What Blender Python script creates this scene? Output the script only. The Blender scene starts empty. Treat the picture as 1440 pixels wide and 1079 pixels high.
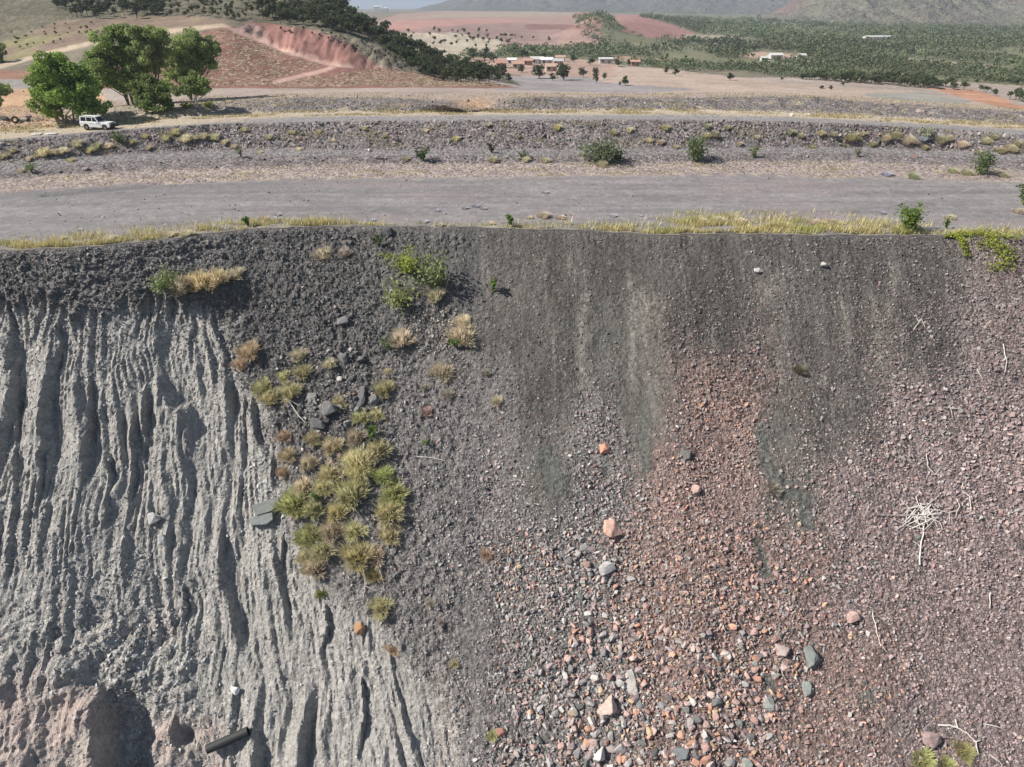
import bpy, bmesh, math, random
import numpy as np
from mathutils import Vector, Matrix, Euler

# ------------------------------------------------------------------ camera, world, sun, exposure
SC = bpy.context.scene
COL = SC.collection
PITCH = math.radians(29.0)
CAMZ = 20.0                      # metres above the bench
F = 960.0                        # focal length in photo pixels (1440 wide)
cam_d = bpy.data.cameras.new('camera')
cam = bpy.data.objects.new('camera', cam_d)
COL.objects.link(cam)
cam.location = (0, 0, CAMZ)
cam.rotation_euler = (math.pi / 2 - PITCH, 0, 0)
cam_d.sensor_fit = 'HORIZONTAL'
cam_d.sensor_width = 36.0
cam_d.lens = 24.0
cam_d.clip_start = 0.5
cam_d.clip_end = 200000.0
SC.camera = cam

SUN = Vector((-0.73, -0.13, 0.67)).normalized()      # towards the sun
w = bpy.data.worlds.new('World')
SC.world = w
w.use_nodes = True
wn = w.node_tree.nodes
sky = wn.new('ShaderNodeTexSky')
sky.sky_type = 'NISHITA'
sky.sun_disc = False
sky.sun_elevation = math.asin(SUN.z)
sky.sun_rotation = math.atan2(SUN.x, SUN.y)
sky.air_density = 1.0
sky.dust_density = 0.6
w.node_tree.links.new(sky.outputs[0], wn['Background'].inputs[0])
wn['Background'].inputs[1].default_value = 0.05

sl = bpy.data.lights.new('sun', 'SUN')
sl.energy = 5.0
sl.angle = math.radians(0.5)
sl.color = (1.0, 0.935, 0.85)
so = bpy.data.objects.new('sun', sl)
COL.objects.link(so)
so.location = (-60, 20, 90)
so.rotation_euler = (-SUN).to_track_quat('-Z', 'Y').to_euler()

vs = SC.view_settings
vs.view_transform = 'Standard'
vs.look = 'None'
vs.exposure = 0.78
vs.gamma = 1.0
vs.use_curve_mapping = False
try:
    SC.cycles.volume_bounces = 0
    SC.cycles.max_bounces = 6
except Exception:
    pass

RNG = np.random.default_rng(7)
random.seed(7)

# ------------------------------------------------------------------ small maths
CP, SP = math.cos(PITCH), math.sin(PITCH)

def ray(px, py):
    v = (539.5 - py) / F
    return np.array([(px - 720.0) / F + 0 * v, CP + v * SP + 0 * px, -SP + v * CP + 0 * px])

def project(x, y, z):
    dz = z - CAMZ
    dep = np.maximum(y * CP - dz * SP, 0.01)
    up = y * SP + dz * CP
    return 720.0 + F * x / dep, 539.5 - F * up / dep, dep

def on_plane(px, py, z):
    r = ray(np.asarray(px, float), np.asarray(py, float))
    t = (z - CAMZ) / r[2]
    return r[0] * t, r[1] * t

def sstep(e0, e1, x):
    t = np.clip((x - e0) / (e1 - e0), 0, 1)
    return t * t * (3 - 2 * t)

def _hash(ix, iy, seed):
    h = (ix.astype(np.int64) * 374761393 + iy.astype(np.int64) * 668265263 + seed * 1442695041) & 0xffffffff
    h = ((h ^ (h >> 13)) * 1274126177) & 0xffffffff
    h = ((h ^ (h >> 16)) * 2246822519) & 0xffffffff
    return (h ^ (h >> 15)) & 0xffffffff

def gnoise(x, y, seed=0):
    x, y = np.broadcast_arrays(np.asarray(x, float), np.asarray(y, float))
    ix, iy = np.floor(x), np.floor(y)
    fx, fy = x - ix, y - iy
    ux = fx * fx * fx * (fx * (fx * 6 - 15) + 10)
    uy = fy * fy * fy * (fy * (fy * 6 - 15) + 10)
    def g(dx, dy):
        a = _hash(ix + dx, iy + dy, seed) * (2 * math.pi / 4294967296.0)
        return np.cos(a) * (fx - dx) + np.sin(a) * (fy - dy)
    a = g(0, 0) * (1 - ux) + g(1, 0) * ux
    b = g(0, 1) * (1 - ux) + g(1, 1) * ux
    return (a * (1 - uy) + b * uy) * 1.5

def fbm(x, y, seed=0, octv=4, gain=0.5, lac=2.03):
    s, a, n = 0, 1.0, 0
    for o in range(octv):
        s = s + a * gnoise(x * lac ** o, y * lac ** o, seed + o * 17)
        n += a
        a *= gain
    return s / n

def interp(x, pts):
    p = np.array(pts, float)
    return np.interp(x, p[:, 0], p[:, 1])

def smooth1(a, n):
    k = np.hanning(2 * n + 3)
    k /= k.sum()
    return np.convolve(np.pad(a, n + 1, mode='edge'), k, mode='valid')

def in_poly(px, py, poly):
    inside = np.zeros(px.shape, bool)
    n = len(poly)
    for i in range(n):
        x0, y0 = poly[i]
        x1, y1 = poly[(i + 1) % n]
        c = ((y0 > py) != (y1 > py))
        xi = (x1 - x0) * (py - y0) / ((y1 - y0) if y1 != y0 else 1e-9) + x0
        inside ^= c & (px < xi)
    return inside

def dist_poly(px, py, line):
    d = np.full(px.shape, 1e9)
    for (x0, y0), (x1, y1) in zip(line[:-1], line[1:]):
        vx, vy = x1 - x0, y1 - y0
        t = np.clip(((px - x0) * vx + (py - y0) * vy) / (vx * vx + vy * vy + 1e-9), 0, 1)
        d = np.minimum(d, np.hypot(px - x0 - t * vx, py - y0 - t * vy))
    return d

def lerp3(a, b, t):
    return a * (1 - t[..., None]) + np.asarray(b) * t[..., None]

# ------------------------------------------------------------------ materials
def new_mat(name):
    m = bpy.data.materials.new(name)
    m.use_nodes = True
    nt = m.node_tree
    b = nt.nodes['Principled BSDF']
    return m, nt, b

def L(nt, a, b):
    nt.links.new(a, b)

def simple_mat(name, col, rough=0.8, var=0.12, scale=6.0, metallic=0.0, spec=0.3):
    m, nt, b = new_mat(name)
    tc = nt.nodes.new('ShaderNodeTexCoord')
    n = nt.nodes.new('ShaderNodeTexNoise')
    n.inputs['Scale'].default_value = scale
    n.inputs['Detail'].default_value = 4
    L(nt, tc.outputs['Object'], n.inputs['Vector'])
    r = nt.nodes.new('ShaderNodeMapRange')
    r.inputs[3].default_value = 1 - var
    r.inputs[4].default_value = 1 + var
    L(nt, n.outputs[0], r.inputs[0])
    mx = nt.nodes.new('ShaderNodeMix')
    mx.data_type = 'RGBA'
    mx.blend_type = 'MULTIPLY'
    mx.inputs[0].default_value = 1
    mx.inputs[6].default_value = (*col, 1)
    L(nt, r.outputs[0], mx.inputs[7])
    L(nt, mx.outputs[2], b.inputs['Base Color'])
    b.inputs['Roughness'].default_value = rough
    b.inputs['Metallic'].default_value = metallic
    b.inputs['Specular IOR Level'].default_value = spec
    return m

def attr_mat(name, s1=3.0, s2=14.0, var=0.25, bump=0.4, dist=0.08, source='attr', rough=0.95):
    """colour from the mesh attribute 'col' (or from the object's own colour) with grain and fine relief"""
    m, nt, b = new_mat(name)
    if source == 'attr':
        a = nt.nodes.new('ShaderNodeAttribute')
        a.attribute_name = 'col'
        csock = a.outputs['Color']
    else:
        a = nt.nodes.new('ShaderNodeObjectInfo')
        csock = a.outputs['Color']
    tc = nt.nodes.new('ShaderNodeTexCoord')
    vec = tc.outputs['Object']
    n1 = nt.nodes.new('ShaderNodeTexNoise')
    n1.inputs['Scale'].default_value = s1
    n1.inputs['Detail'].default_value = 6
    n1.inputs['Roughness'].default_value = 0.65
    L(nt, vec, n1.inputs['Vector'])
    n2 = nt.nodes.new('ShaderNodeTexNoise')
    n2.inputs['Scale'].default_value = s2
    n2.inputs['Detail'].default_value = 3
    L(nt, vec, n2.inputs['Vector'])
    ad = nt.nodes.new('ShaderNodeMath')
    ad.operation = 'ADD'
    L(nt, n1.outputs[0], ad.inputs[0])
    L(nt, n2.outputs[0], ad.inputs[1])
    r = nt.nodes.new('ShaderNodeMapRange')
    r.inputs[1].default_value = 0.6
    r.inputs[2].default_value = 1.4
    r.inputs[3].default_value = 1 - var
    r.inputs[4].default_value = 1 + var
    L(nt, ad.outputs[0], r.inputs[0])
    mx = nt.nodes.new('ShaderNodeMix')
    mx.data_type = 'RGBA'
    mx.blend_type = 'MULTIPLY'
    mx.inputs[0].default_value = 1
    L(nt, csock, mx.inputs[6])
    L(nt, r.outputs[0], mx.inputs[7])
    L(nt, mx.outputs[2], b.inputs['Base Color'])
    b.inputs['Roughness'].default_value = rough
    b.inputs['Specular IOR Level'].default_value = 0.15
    if bump > 0:
        bp = nt.nodes.new('ShaderNodeBump')
        bp.inputs['Strength'].default_value = bump
        bp.inputs['Distance'].default_value = dist
        L(nt, ad.outputs[0], bp.inputs['Height'])
        L(nt, bp.outputs[0], b.inputs['Normal'])
    return m

def leaf_mat(name, source='object', trans=0.25, var=0.3):
    m, nt, b = new_mat(name)
    if source == 'object':
        a = nt.nodes.new('ShaderNodeObjectInfo')
        csock = a.outputs['Color']
    else:
        a = nt.nodes.new('ShaderNodeAttribute')
        a.attribute_name = 'col'
        csock = a.outputs['Color']
    g = nt.nodes.new('ShaderNodeAttribute')
    g.attribute_name = 'shade'
    mx = nt.nodes.new('ShaderNodeMix')
    mx.data_type = 'RGBA'
    mx.blend_type = 'MULTIPLY'
    mx.inputs[0].default_value = 1
    L(nt, csock, mx.inputs[6])
    L(nt, g.outputs['Color'], mx.inputs[7])
    L(nt, mx.outputs[2], b.inputs['Base Color'])
    b.inputs['Roughness'].default_value = 0.65
    b.inputs['Specular IOR Level'].default_value = 0.2
    t = nt.nodes.new('ShaderNodeBsdfTranslucent')
    L(nt, mx.outputs[2], t.inputs['Color'])
    ms = nt.nodes.new('ShaderNodeMixShader')
    ms.inputs[0].default_value = trans
    out = nt.nodes['Material Output']
    L(nt, b.outputs[0], ms.inputs[1])
    L(nt, t.outputs[0], ms.inputs[2])
    L(nt, ms.outputs[0], out.inputs['Surface'])
    return m

def pebble(m, scales=(3.6, 8.0), val=(.45, .3), bump=(.9, .6), dist=(.16, .07)):
    """two sizes of small gravel, too small to pick apart: cell-by-cell tone and relief on top of the ground colour"""
    nt = m.node_tree
    b = nt.nodes['Principled BSDF']
    tc = nt.nodes.new('ShaderNodeTexCoord')
    col = b.inputs['Base Color'].links[0].from_socket
    nrm = b.inputs['Normal'].links[0].from_socket if b.inputs['Normal'].links else None
    pa = nt.nodes.new('ShaderNodeAttribute')
    pa.attribute_name = 'peb'
    for i, sc_ in enumerate(scales):
        v = nt.nodes.new('ShaderNodeTexVoronoi')
        v.inputs['Scale'].default_value = sc_
        v.inputs['Randomness'].default_value = 1.0
        L(nt, tc.outputs['Object'], v.inputs['Vector'])
        sx = nt.nodes.new('ShaderNodeSeparateColor')
        L(nt, v.outputs['Color'], sx.inputs[0])
        r = nt.nodes.new('ShaderNodeMapRange')
        r.inputs[3].default_value = 1 - val[i]
        r.inputs[4].default_value = 1 + val[i] * 1.15
        L(nt, sx.outputs[0], r.inputs[0])
        mx = nt.nodes.new('ShaderNodeMix')
        mx.data_type = 'RGBA'
        mx.blend_type = 'MULTIPLY'
        L(nt, pa.outputs['Fac'], mx.inputs[0])
        L(nt, col, mx.inputs[6])
        L(nt, r.outputs[0], mx.inputs[7])
        col = mx.outputs[2]
        h = nt.nodes.new('ShaderNodeMath')
        h.operation = 'MULTIPLY'
        h2 = nt.nodes.new('ShaderNodeMath')
        h2.operation = 'MULTIPLY_ADD'
        L(nt, v.outputs['Distance'], h2.inputs[0])
        h2.inputs[1].default_value = -1.0
        L(nt, sx.outputs[1], h2.inputs[2])
        L(nt, h2.outputs[0], h.inputs[0])
        L(nt, pa.outputs['Fac'], h.inputs[1])
        bp = nt.nodes.new('ShaderNodeBump')
        bp.inputs['Strength'].default_value = bump[i]
        bp.inputs['Distance'].default_value = dist[i]
        L(nt, h.outputs[0], bp.inputs['Height'])
        if nrm is not None:
            L(nt, nrm, bp.inputs['Normal'])
        nrm = bp.outputs[0]
    L(nt, col, b.inputs['Base Color'])
    L(nt, nrm, b.inputs['Normal'])
    return m

M_WALL = pebble(attr_mat('pit_wall_earth', 3.0, 11.0, 0.30, 1.0, 0.16), (3.8, 8.5))
M_BENCH = pebble(attr_mat('bench_gravel', 1.3, 7.0, 0.16, 0.35, 0.05), (3.2, 8.0), (.25, .25), (.4, .4), (.05, .03))
M_BANK = pebble(attr_mat('embankment_earth', 1.6, 6.0, 0.28, 0.7, 0.12), (2.6, 5.5))
M_FAR = attr_mat('terrain_earth', 0.10, 0.6, 0.20, 0.3, 0.6)
M_MOUNT = attr_mat('mountain_rock', 0.02, 0.09, 0.55, 0.9, 14.0)
M_STONE = attr_mat('rubble_stone', 3.0, 11.0, 0.22, 0.3, 0.03)
M_ROCK = attr_mat('rock_stone', 2.0, 8.0, 0.3, 0.5, 0.05, source='object')
M_LEAF = leaf_mat('leaf', trans=.45)
M_GRASS = leaf_mat('dry_grass', trans=0.5)
M_GRASSC = leaf_mat('dry_grass_strip', source='attr', trans=0.35)
M_LEAFC = leaf_mat('woodland_leaf', source='attr', trans=0.15)
M_BARK = simple_mat('bark', (0.30, 0.26, 0.21), 0.9, 0.35, 3.0)
M_DARKBARK = simple_mat('dark_bark', (0.13, 0.105, 0.085), 0.9, 0.35, 3.0)
M_DEAD = simple_mat('bleached_wood', (0.62, 0.58, 0.54), 0.85, 0.15, 5.0)
M_DEADG = simple_mat('grey_dead_wood', (0.26, 0.235, 0.22), 0.9, 0.2, 5.0)
M_STEM = simple_mat('green_stem', (0.16, 0.19, 0.08), 0.8, 0.2, 5.0)

# ------------------------------------------------------------------ mesh helpers
def mesh_np(name, v, f, mat=None, smooth=False, attrs=None):
    """v (n,3); f (m,k) faces of equal size k"""
    me = bpy.data.meshes.new(name)
    v = np.ascontiguousarray(v, np.float32)
    f = np.ascontiguousarray(f, np.int32)
    k = f.shape[1]
    me.vertices.add(len(v))
    me.vertices.foreach_set('co', v.ravel())
    me.loops.add(f.size)
    me.loops.foreach_set('vertex_index', f.ravel())
    me.polygons.add(len(f))
    me.polygons.foreach_set('loop_start', np.arange(0, f.size, k, dtype=np.int32))
    me.polygons.foreach_set('loop_total', np.full(len(f), k, np.int32))
    me.polygons.foreach_set('use_smooth', np.full(len(f), bool(smooth)))
    for an, av in (attrs or {}).items():
        av = np.asarray(av, np.float32)
        if av.ndim == 1:
            av = np.repeat(av[:, None], 3, 1)
        at = me.attributes.new(an, 'FLOAT_COLOR', 'POINT')
        at.data.foreach_set('color', np.ascontiguousarray(np.concatenate([av, np.ones((len(av), 1), np.float32)], 1), np.float32).ravel())
    if mat:
        me.materials.append(mat)
    me.update(calc_edges=True)
    me.validate()
    return me

def link(name, me, parent=None, loc=None):
    o = bpy.data.objects.new(name, me)
    COL.objects.link(o)
    if parent is not None:
        o.parent = parent
    if loc is not None:
        o.location = loc
    return o

def tag(o, label=None, cat=None, group=None, kind=None):
    if label: o['label'] = label
    if cat: o['category'] = cat
    if group: o['group'] = group
    if kind: o['kind'] = kind
    return o

def empty(name, loc):
    o = bpy.data.objects.new(name, None)
    o.empty_display_size = 0.2
    COL.objects.link(o)
    o.location = loc
    return o

def grid_faces(nr, nc):
    i = np.arange(nr - 1)[:, None] * nc + np.arange(nc - 1)[None, :]
    return np.stack([i, i + 1, i + nc + 1, i + nc], -1).reshape(-1, 4)

def tube(path, radii, sides=6):
    """tapered tube along a polyline -> verts, quads"""
    P = [Vector(p) for p in path]
    vs_, fs = [], []
    for i, p in enumerate(P):
        d = (P[min(i + 1, len(P) - 1)] - P[max(i - 1, 0)]).normalized()
        a = d.orthogonal().normalized() if i == 0 else (a - d * a.dot(d)).normalized()
        b = d.cross(a)
        for k in range(sides):
            t = 2 * math.pi * k / sides
            vs_.append(p + (a * math.cos(t) + b * math.sin(t)) * radii[i])
    for i in range(len(P) - 1):
        for k in range(sides):
            k2 = (k + 1) % sides
            fs.append((i * sides + k, i * sides + k2, (i + 1) * sides + k2, (i + 1) * sides + k))
    return np.array([list(q) for q in vs_]), np.array(fs)

class Acc:
    def __init__(self):
        self.v, self.f, self.n = [], [], 0
        self.s = []
    def add(self, v, f, shade=None):
        self.v.append(np.asarray(v, float))
        self.f.append(np.asarray(f, int) + self.n)
        self.s.append(np.ones(len(v)) if shade is None else np.broadcast_to(shade, (len(v),)))
        self.n += len(v)
    def mesh(self, name, mat, smooth=False):
        return mesh_np(name, np.concatenate(self.v), np.concatenate(self.f), mat, smooth, {'shade': np.concatenate(self.s)})

# ------------------------------------------------------------------ the pit wall
CREST_PX = [(-300, 356), (-120, 354), (0, 352), (100, 349), (200, 340), (300, 327), (380, 320), (470, 318), (600, 319), (720, 321),
            (880, 326), (920, 331), (960, 329), (1100, 330), (1300, 331), (1440, 333), (1600, 334), (1800, 336)]
_cx, _cy = on_plane([p[0] for p in CREST_PX], [p[1] for p in CREST_PX], 0.0)
_ux = np.linspace(-130, 130, 2601)
_uy = smooth1(np.interp(_ux, _cx, _cy), 20)

def crest_y(x):
    return np.interp(x, _ux, _uy) + 0.75 * fbm(x * 0.35, 0 * x + 3.1, 5, 4) + 0.16 * gnoise(x * 2.2, 0 * x + 9, 6)

DU, DS = 0.135, 0.135
u = np.arange(-60, 60.01, DU)
s = np.concatenate([np.array([-0.9, -0.5, -0.2]), np.arange(0, 56.0, DS)])
U, S = np.meshgrid(u, s)
A_R, A_L = math.radians(40.0), math.radians(40.5)
Yc = crest_y(u)[None, :]
Ycs = np.interp(u, _ux, _uy)[None, :]
kx = sstep(-9, -17, U)
ang = A_R + (A_L - A_R) * kx * sstep(4, 9, S)
Sp = np.maximum(S, 0)
# integrate the slope with a rounded crest
dS = np.diff(S, axis=0, prepend=S[:1])
angr = ang * sstep(-0.3, 1.3, S)
wy = -np.cumsum(np.cos(angr) * dS, 0)
wz = -np.cumsum(np.sin(angr) * dS, 0)
yoff = np.interp(0, s, np.arange(len(s)))
wy = wy - wy[3:4]
wz = wz - wz[3:4]
cw = np.exp(-Sp / 1.7)
BX, BY, BZ = U, (Yc * cw + Ycs * (1 - cw)) + wy, wz - 0.04
NX, NY, NZ = 0 * U, -np.sin(ang), np.cos(ang)
PX, PY, _ = project(BX, BY, BZ)
wob = 26 * fbm(U * 0.16, S * 0.16, 31, 4)
PXw, PYw = PX + wob, PY + 14 * fbm(U * 0.2 + 7, S * 0.2, 37, 4)

# zone masks (boundaries measured on the wall, then kept with the wall)
flute_r = interp(PYw, [(330, 220), (420, 300), (470, 312), (560, 345), (640, 385), (720, 405), (790, 420), (840, 470), (880, 540), (930, 575), (1000, 625), (1079, 650), (1300, 690)])
flute_t = interp(PX, [(-200, 428), (0, 426), (60, 424), (150, 432), (230, 418), (300, 430), (400, 470)]) + 30 * fbm(U * .55, 0 * U + 2.2, 38, 3) + 12 * gnoise(U * 1.6, S * .3, 39)
m_flute = sstep(18, -18, PXw - flute_r) * sstep(-10, 12, PYw - flute_t)
m_clay = np.maximum(sstep(40, -30, PXw - interp(PYw, [(900, -40), (930, 40), (980, 130), (1079, 150)])) * sstep(935, 985, PYw),
                    sstep(190, 225, PXw) * sstep(330, 290, PXw) * sstep(990, 1030, PYw))
m_lgrav = sstep(0, 1.0, S) * sstep(12, -10, PYw - flute_t) * sstep(360, 300, PXw)
m_mid = sstep(-18, 18, PXw - flute_r) * sstep(690, 620, PXw) * sstep(0, 1.2, S)

# displacement along the wall's normal
def ridged(x, y, seed):
    return 1 - np.abs(gnoise(x, y, seed)) * 1.6
sd = np.maximum(S - 4.5, 0)
# sharp fluting: a fan of cut rills, long gentle faces towards the left and short steep ones to the right
fan = 1 + .0010 * (PY - 430)
sl_ = (PX - 190) / fan * .071 + .75 * gnoise(U * .10, S * .07, 51) + .30 * gnoise(U * .35, S * .20, 52)
r2 = 0 * U
grow = sstep(0, 9, sd)
def saw(ph, k=.80):
    f = ph - np.floor(ph)
    return np.where(f < k, f / k, (1 - f) / (1 - k))
am1 = np.clip(.30 + 1.9 * fbm(U * .15, S * .085, 54, 3), .04, 1.25)
am2 = np.clip(.34 + 1.9 * fbm(U * .32, S * .12, 55, 3), .04, 1.3)
am3 = np.clip(.40 + 1.8 * fbm(U * .7, S * .20, 50, 3), .03, 1.3)
ph1 = sl_ * .27 + .48 * gnoise(U * .16, S * .10, 56) + .05 * gnoise(U * .9, S * .5, 57)
ph2 = sl_ * .74 + .55 * gnoise(U * .30, S * .11, 58) + .07 * gnoise(U * 1.6, S * .9, 59)
ph3 = sl_ * 1.9 + .6 * gnoise(U * .6, S * .2, 60) + .10 * gnoise(U * 2.6, S * 1.2, 53)
D_fl = 1.08 * am1 * (saw(ph1, .80) - .45) * (.35 + .65 * grow) + .56 * am2 * (saw(ph2, .74) - .45) + .24 * am3 * (saw(ph3, .68) - .45) \
    + .35 * fbm(U * .25, S * .12, 71, 2) + .17 * fbm(U * 2.2, S * .55, 75, 4) + .07 * fbm(U * 3.2, S * 3.0, 76, 2)
# the lower part of the left wall is lumpier than fluted
lump = sstep(800, 900, PY) * sstep(330, 230, PX)
D_fl = D_fl * (1 - 0.55 * lump) + lump * (0.8 * fbm(U * 0.35, S * 0.35, 72, 4) + 0.25 * fbm(U * 1.4, S * 1.4, 73, 4))
D_gr = 0.36 * fbm(U * 0.5, S * 0.5, 81, 3) + 0.40 * np.maximum(fbm(U * 1.5, S * 1.5, 82, 4), -0.2) + 0.12 * fbm(U * 4, S * 4, 83, 2)
D_sm = 0.55 * fbm(U * 0.11, S * 0.05, 91, 3) + 0.16 * fbm(U * 0.7, S * 0.35, 92, 4) + 0.07 * fbm(U * 2.6, S * 2.2, 93, 3)
m_rg = np.clip(m_lgrav + m_mid * 0.9, 0, 1)
DISP = D_sm * (1 - m_flute) * (1 - m_rg) + D_gr * m_rg * (1 - m_flute) + (D_fl - 0.4) * m_flute
# ledge where dark gravel overhangs the fluted cut
ledge = np.exp(-((PYw - flute_t + 8) / 9.0) ** 2) * sstep(330, 260, PXw)
DISP += 0.22 * ledge * (0.5 + 0.8 * np.abs(gnoise(U * 0.8, S * 0.3, 95)))
# mound under the upper left grass and the ledge below the leafy plants
def bump(px, py, rx, ry, h, p=2.0):
    return h * np.exp(-((np.abs(PX - px) / rx) ** p + (np.abs(PY - py) / ry) ** p))
DISP += bump(285, 392, 70, 26, 0.55) + bump(430, 390, 110, 30, 0.4) + bump(600, 400, 60, 40, 0.35)
DISP += bump(475, 690, 75, 130, 0.7) + bump(470, 580, 60, 30, 0.3)
# the dark recess at the foot of the left wall, behind a spur on its left
spur = 1.9 * sstep(-60, 0, PX - 138 - .12 * (PY - 1040)) * sstep(14, 4, PX - 138 - .12 * (PY - 1040))
DISP += (spur - 1.5 * sstep(4, 14, PX - 138 - .12 * (PY - 1040)) * sstep(80, 50, PX - 138)) * sstep(958, 1010, PY + 8 * gnoise(U * .8, S * .8, 96)) - bump(255, 1035, 14, 12, 1.0) + bump(236, 1030, 8, 12, .5)
# recesses that show as black notches in the flutes
for (gx, gy, gw, gh, gd) in [(128, 590, 13, 50, 1.5), (190, 640, 14, 48, 1.3), (205, 590, 9, 40, 1.1), (82, 490, 9, 30, 0.9), (155, 680, 12, 36, 1.1),
                             (462, 885, 10, 30, 1.2), (515, 1000, 14, 40, 1.2), (60, 640, 12, 60, 1.0), (260, 855, 9, 30, 0.9), (22, 600, 12, 80, 1.0), (315, 790, 9, 36, 0.9),
                             (270, 470, 6, 26, 0.6), (400, 790, 9, 30, 0.8), (15, 470, 8, 40, 0.8), (345, 600, 8, 34, 0.7)]:
    gh = gh * 1.45; gd = gd * .8
    ty = (PY - (gy - gh * .9)) / (2.2 * gh)
    ed_ = PX - (gx - gw * (.2 + .75 * ty)) - 5 * gnoise(U * .7, S * .45, int(gx)) - 2 * gnoise(U * 2.2, S * 1.6, int(gx) + 1)
    wv_ = gw * (.35 + 1.9 * np.clip(ty, 0, 1))
    win_ = sstep(0, .15, ty) * sstep(1.1, .35, ty) * (.75 + .5 * gnoise(U * .5, S * .5, int(gy)))
    DISP += gd * win_ * (-.95 * sstep(-1.5, 2.5, ed_) * np.exp(-np.maximum(ed_, 0) / wv_) + .55 * np.exp(-np.maximum(-ed_, 0) / (wv_ * .8)) * (ed_ < 0))
DISP *= sstep(0.0, 1.6, S)
WX, WY, WZ = BX + NX * DISP, BY + NY * DISP, BZ + NZ * DISP

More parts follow.
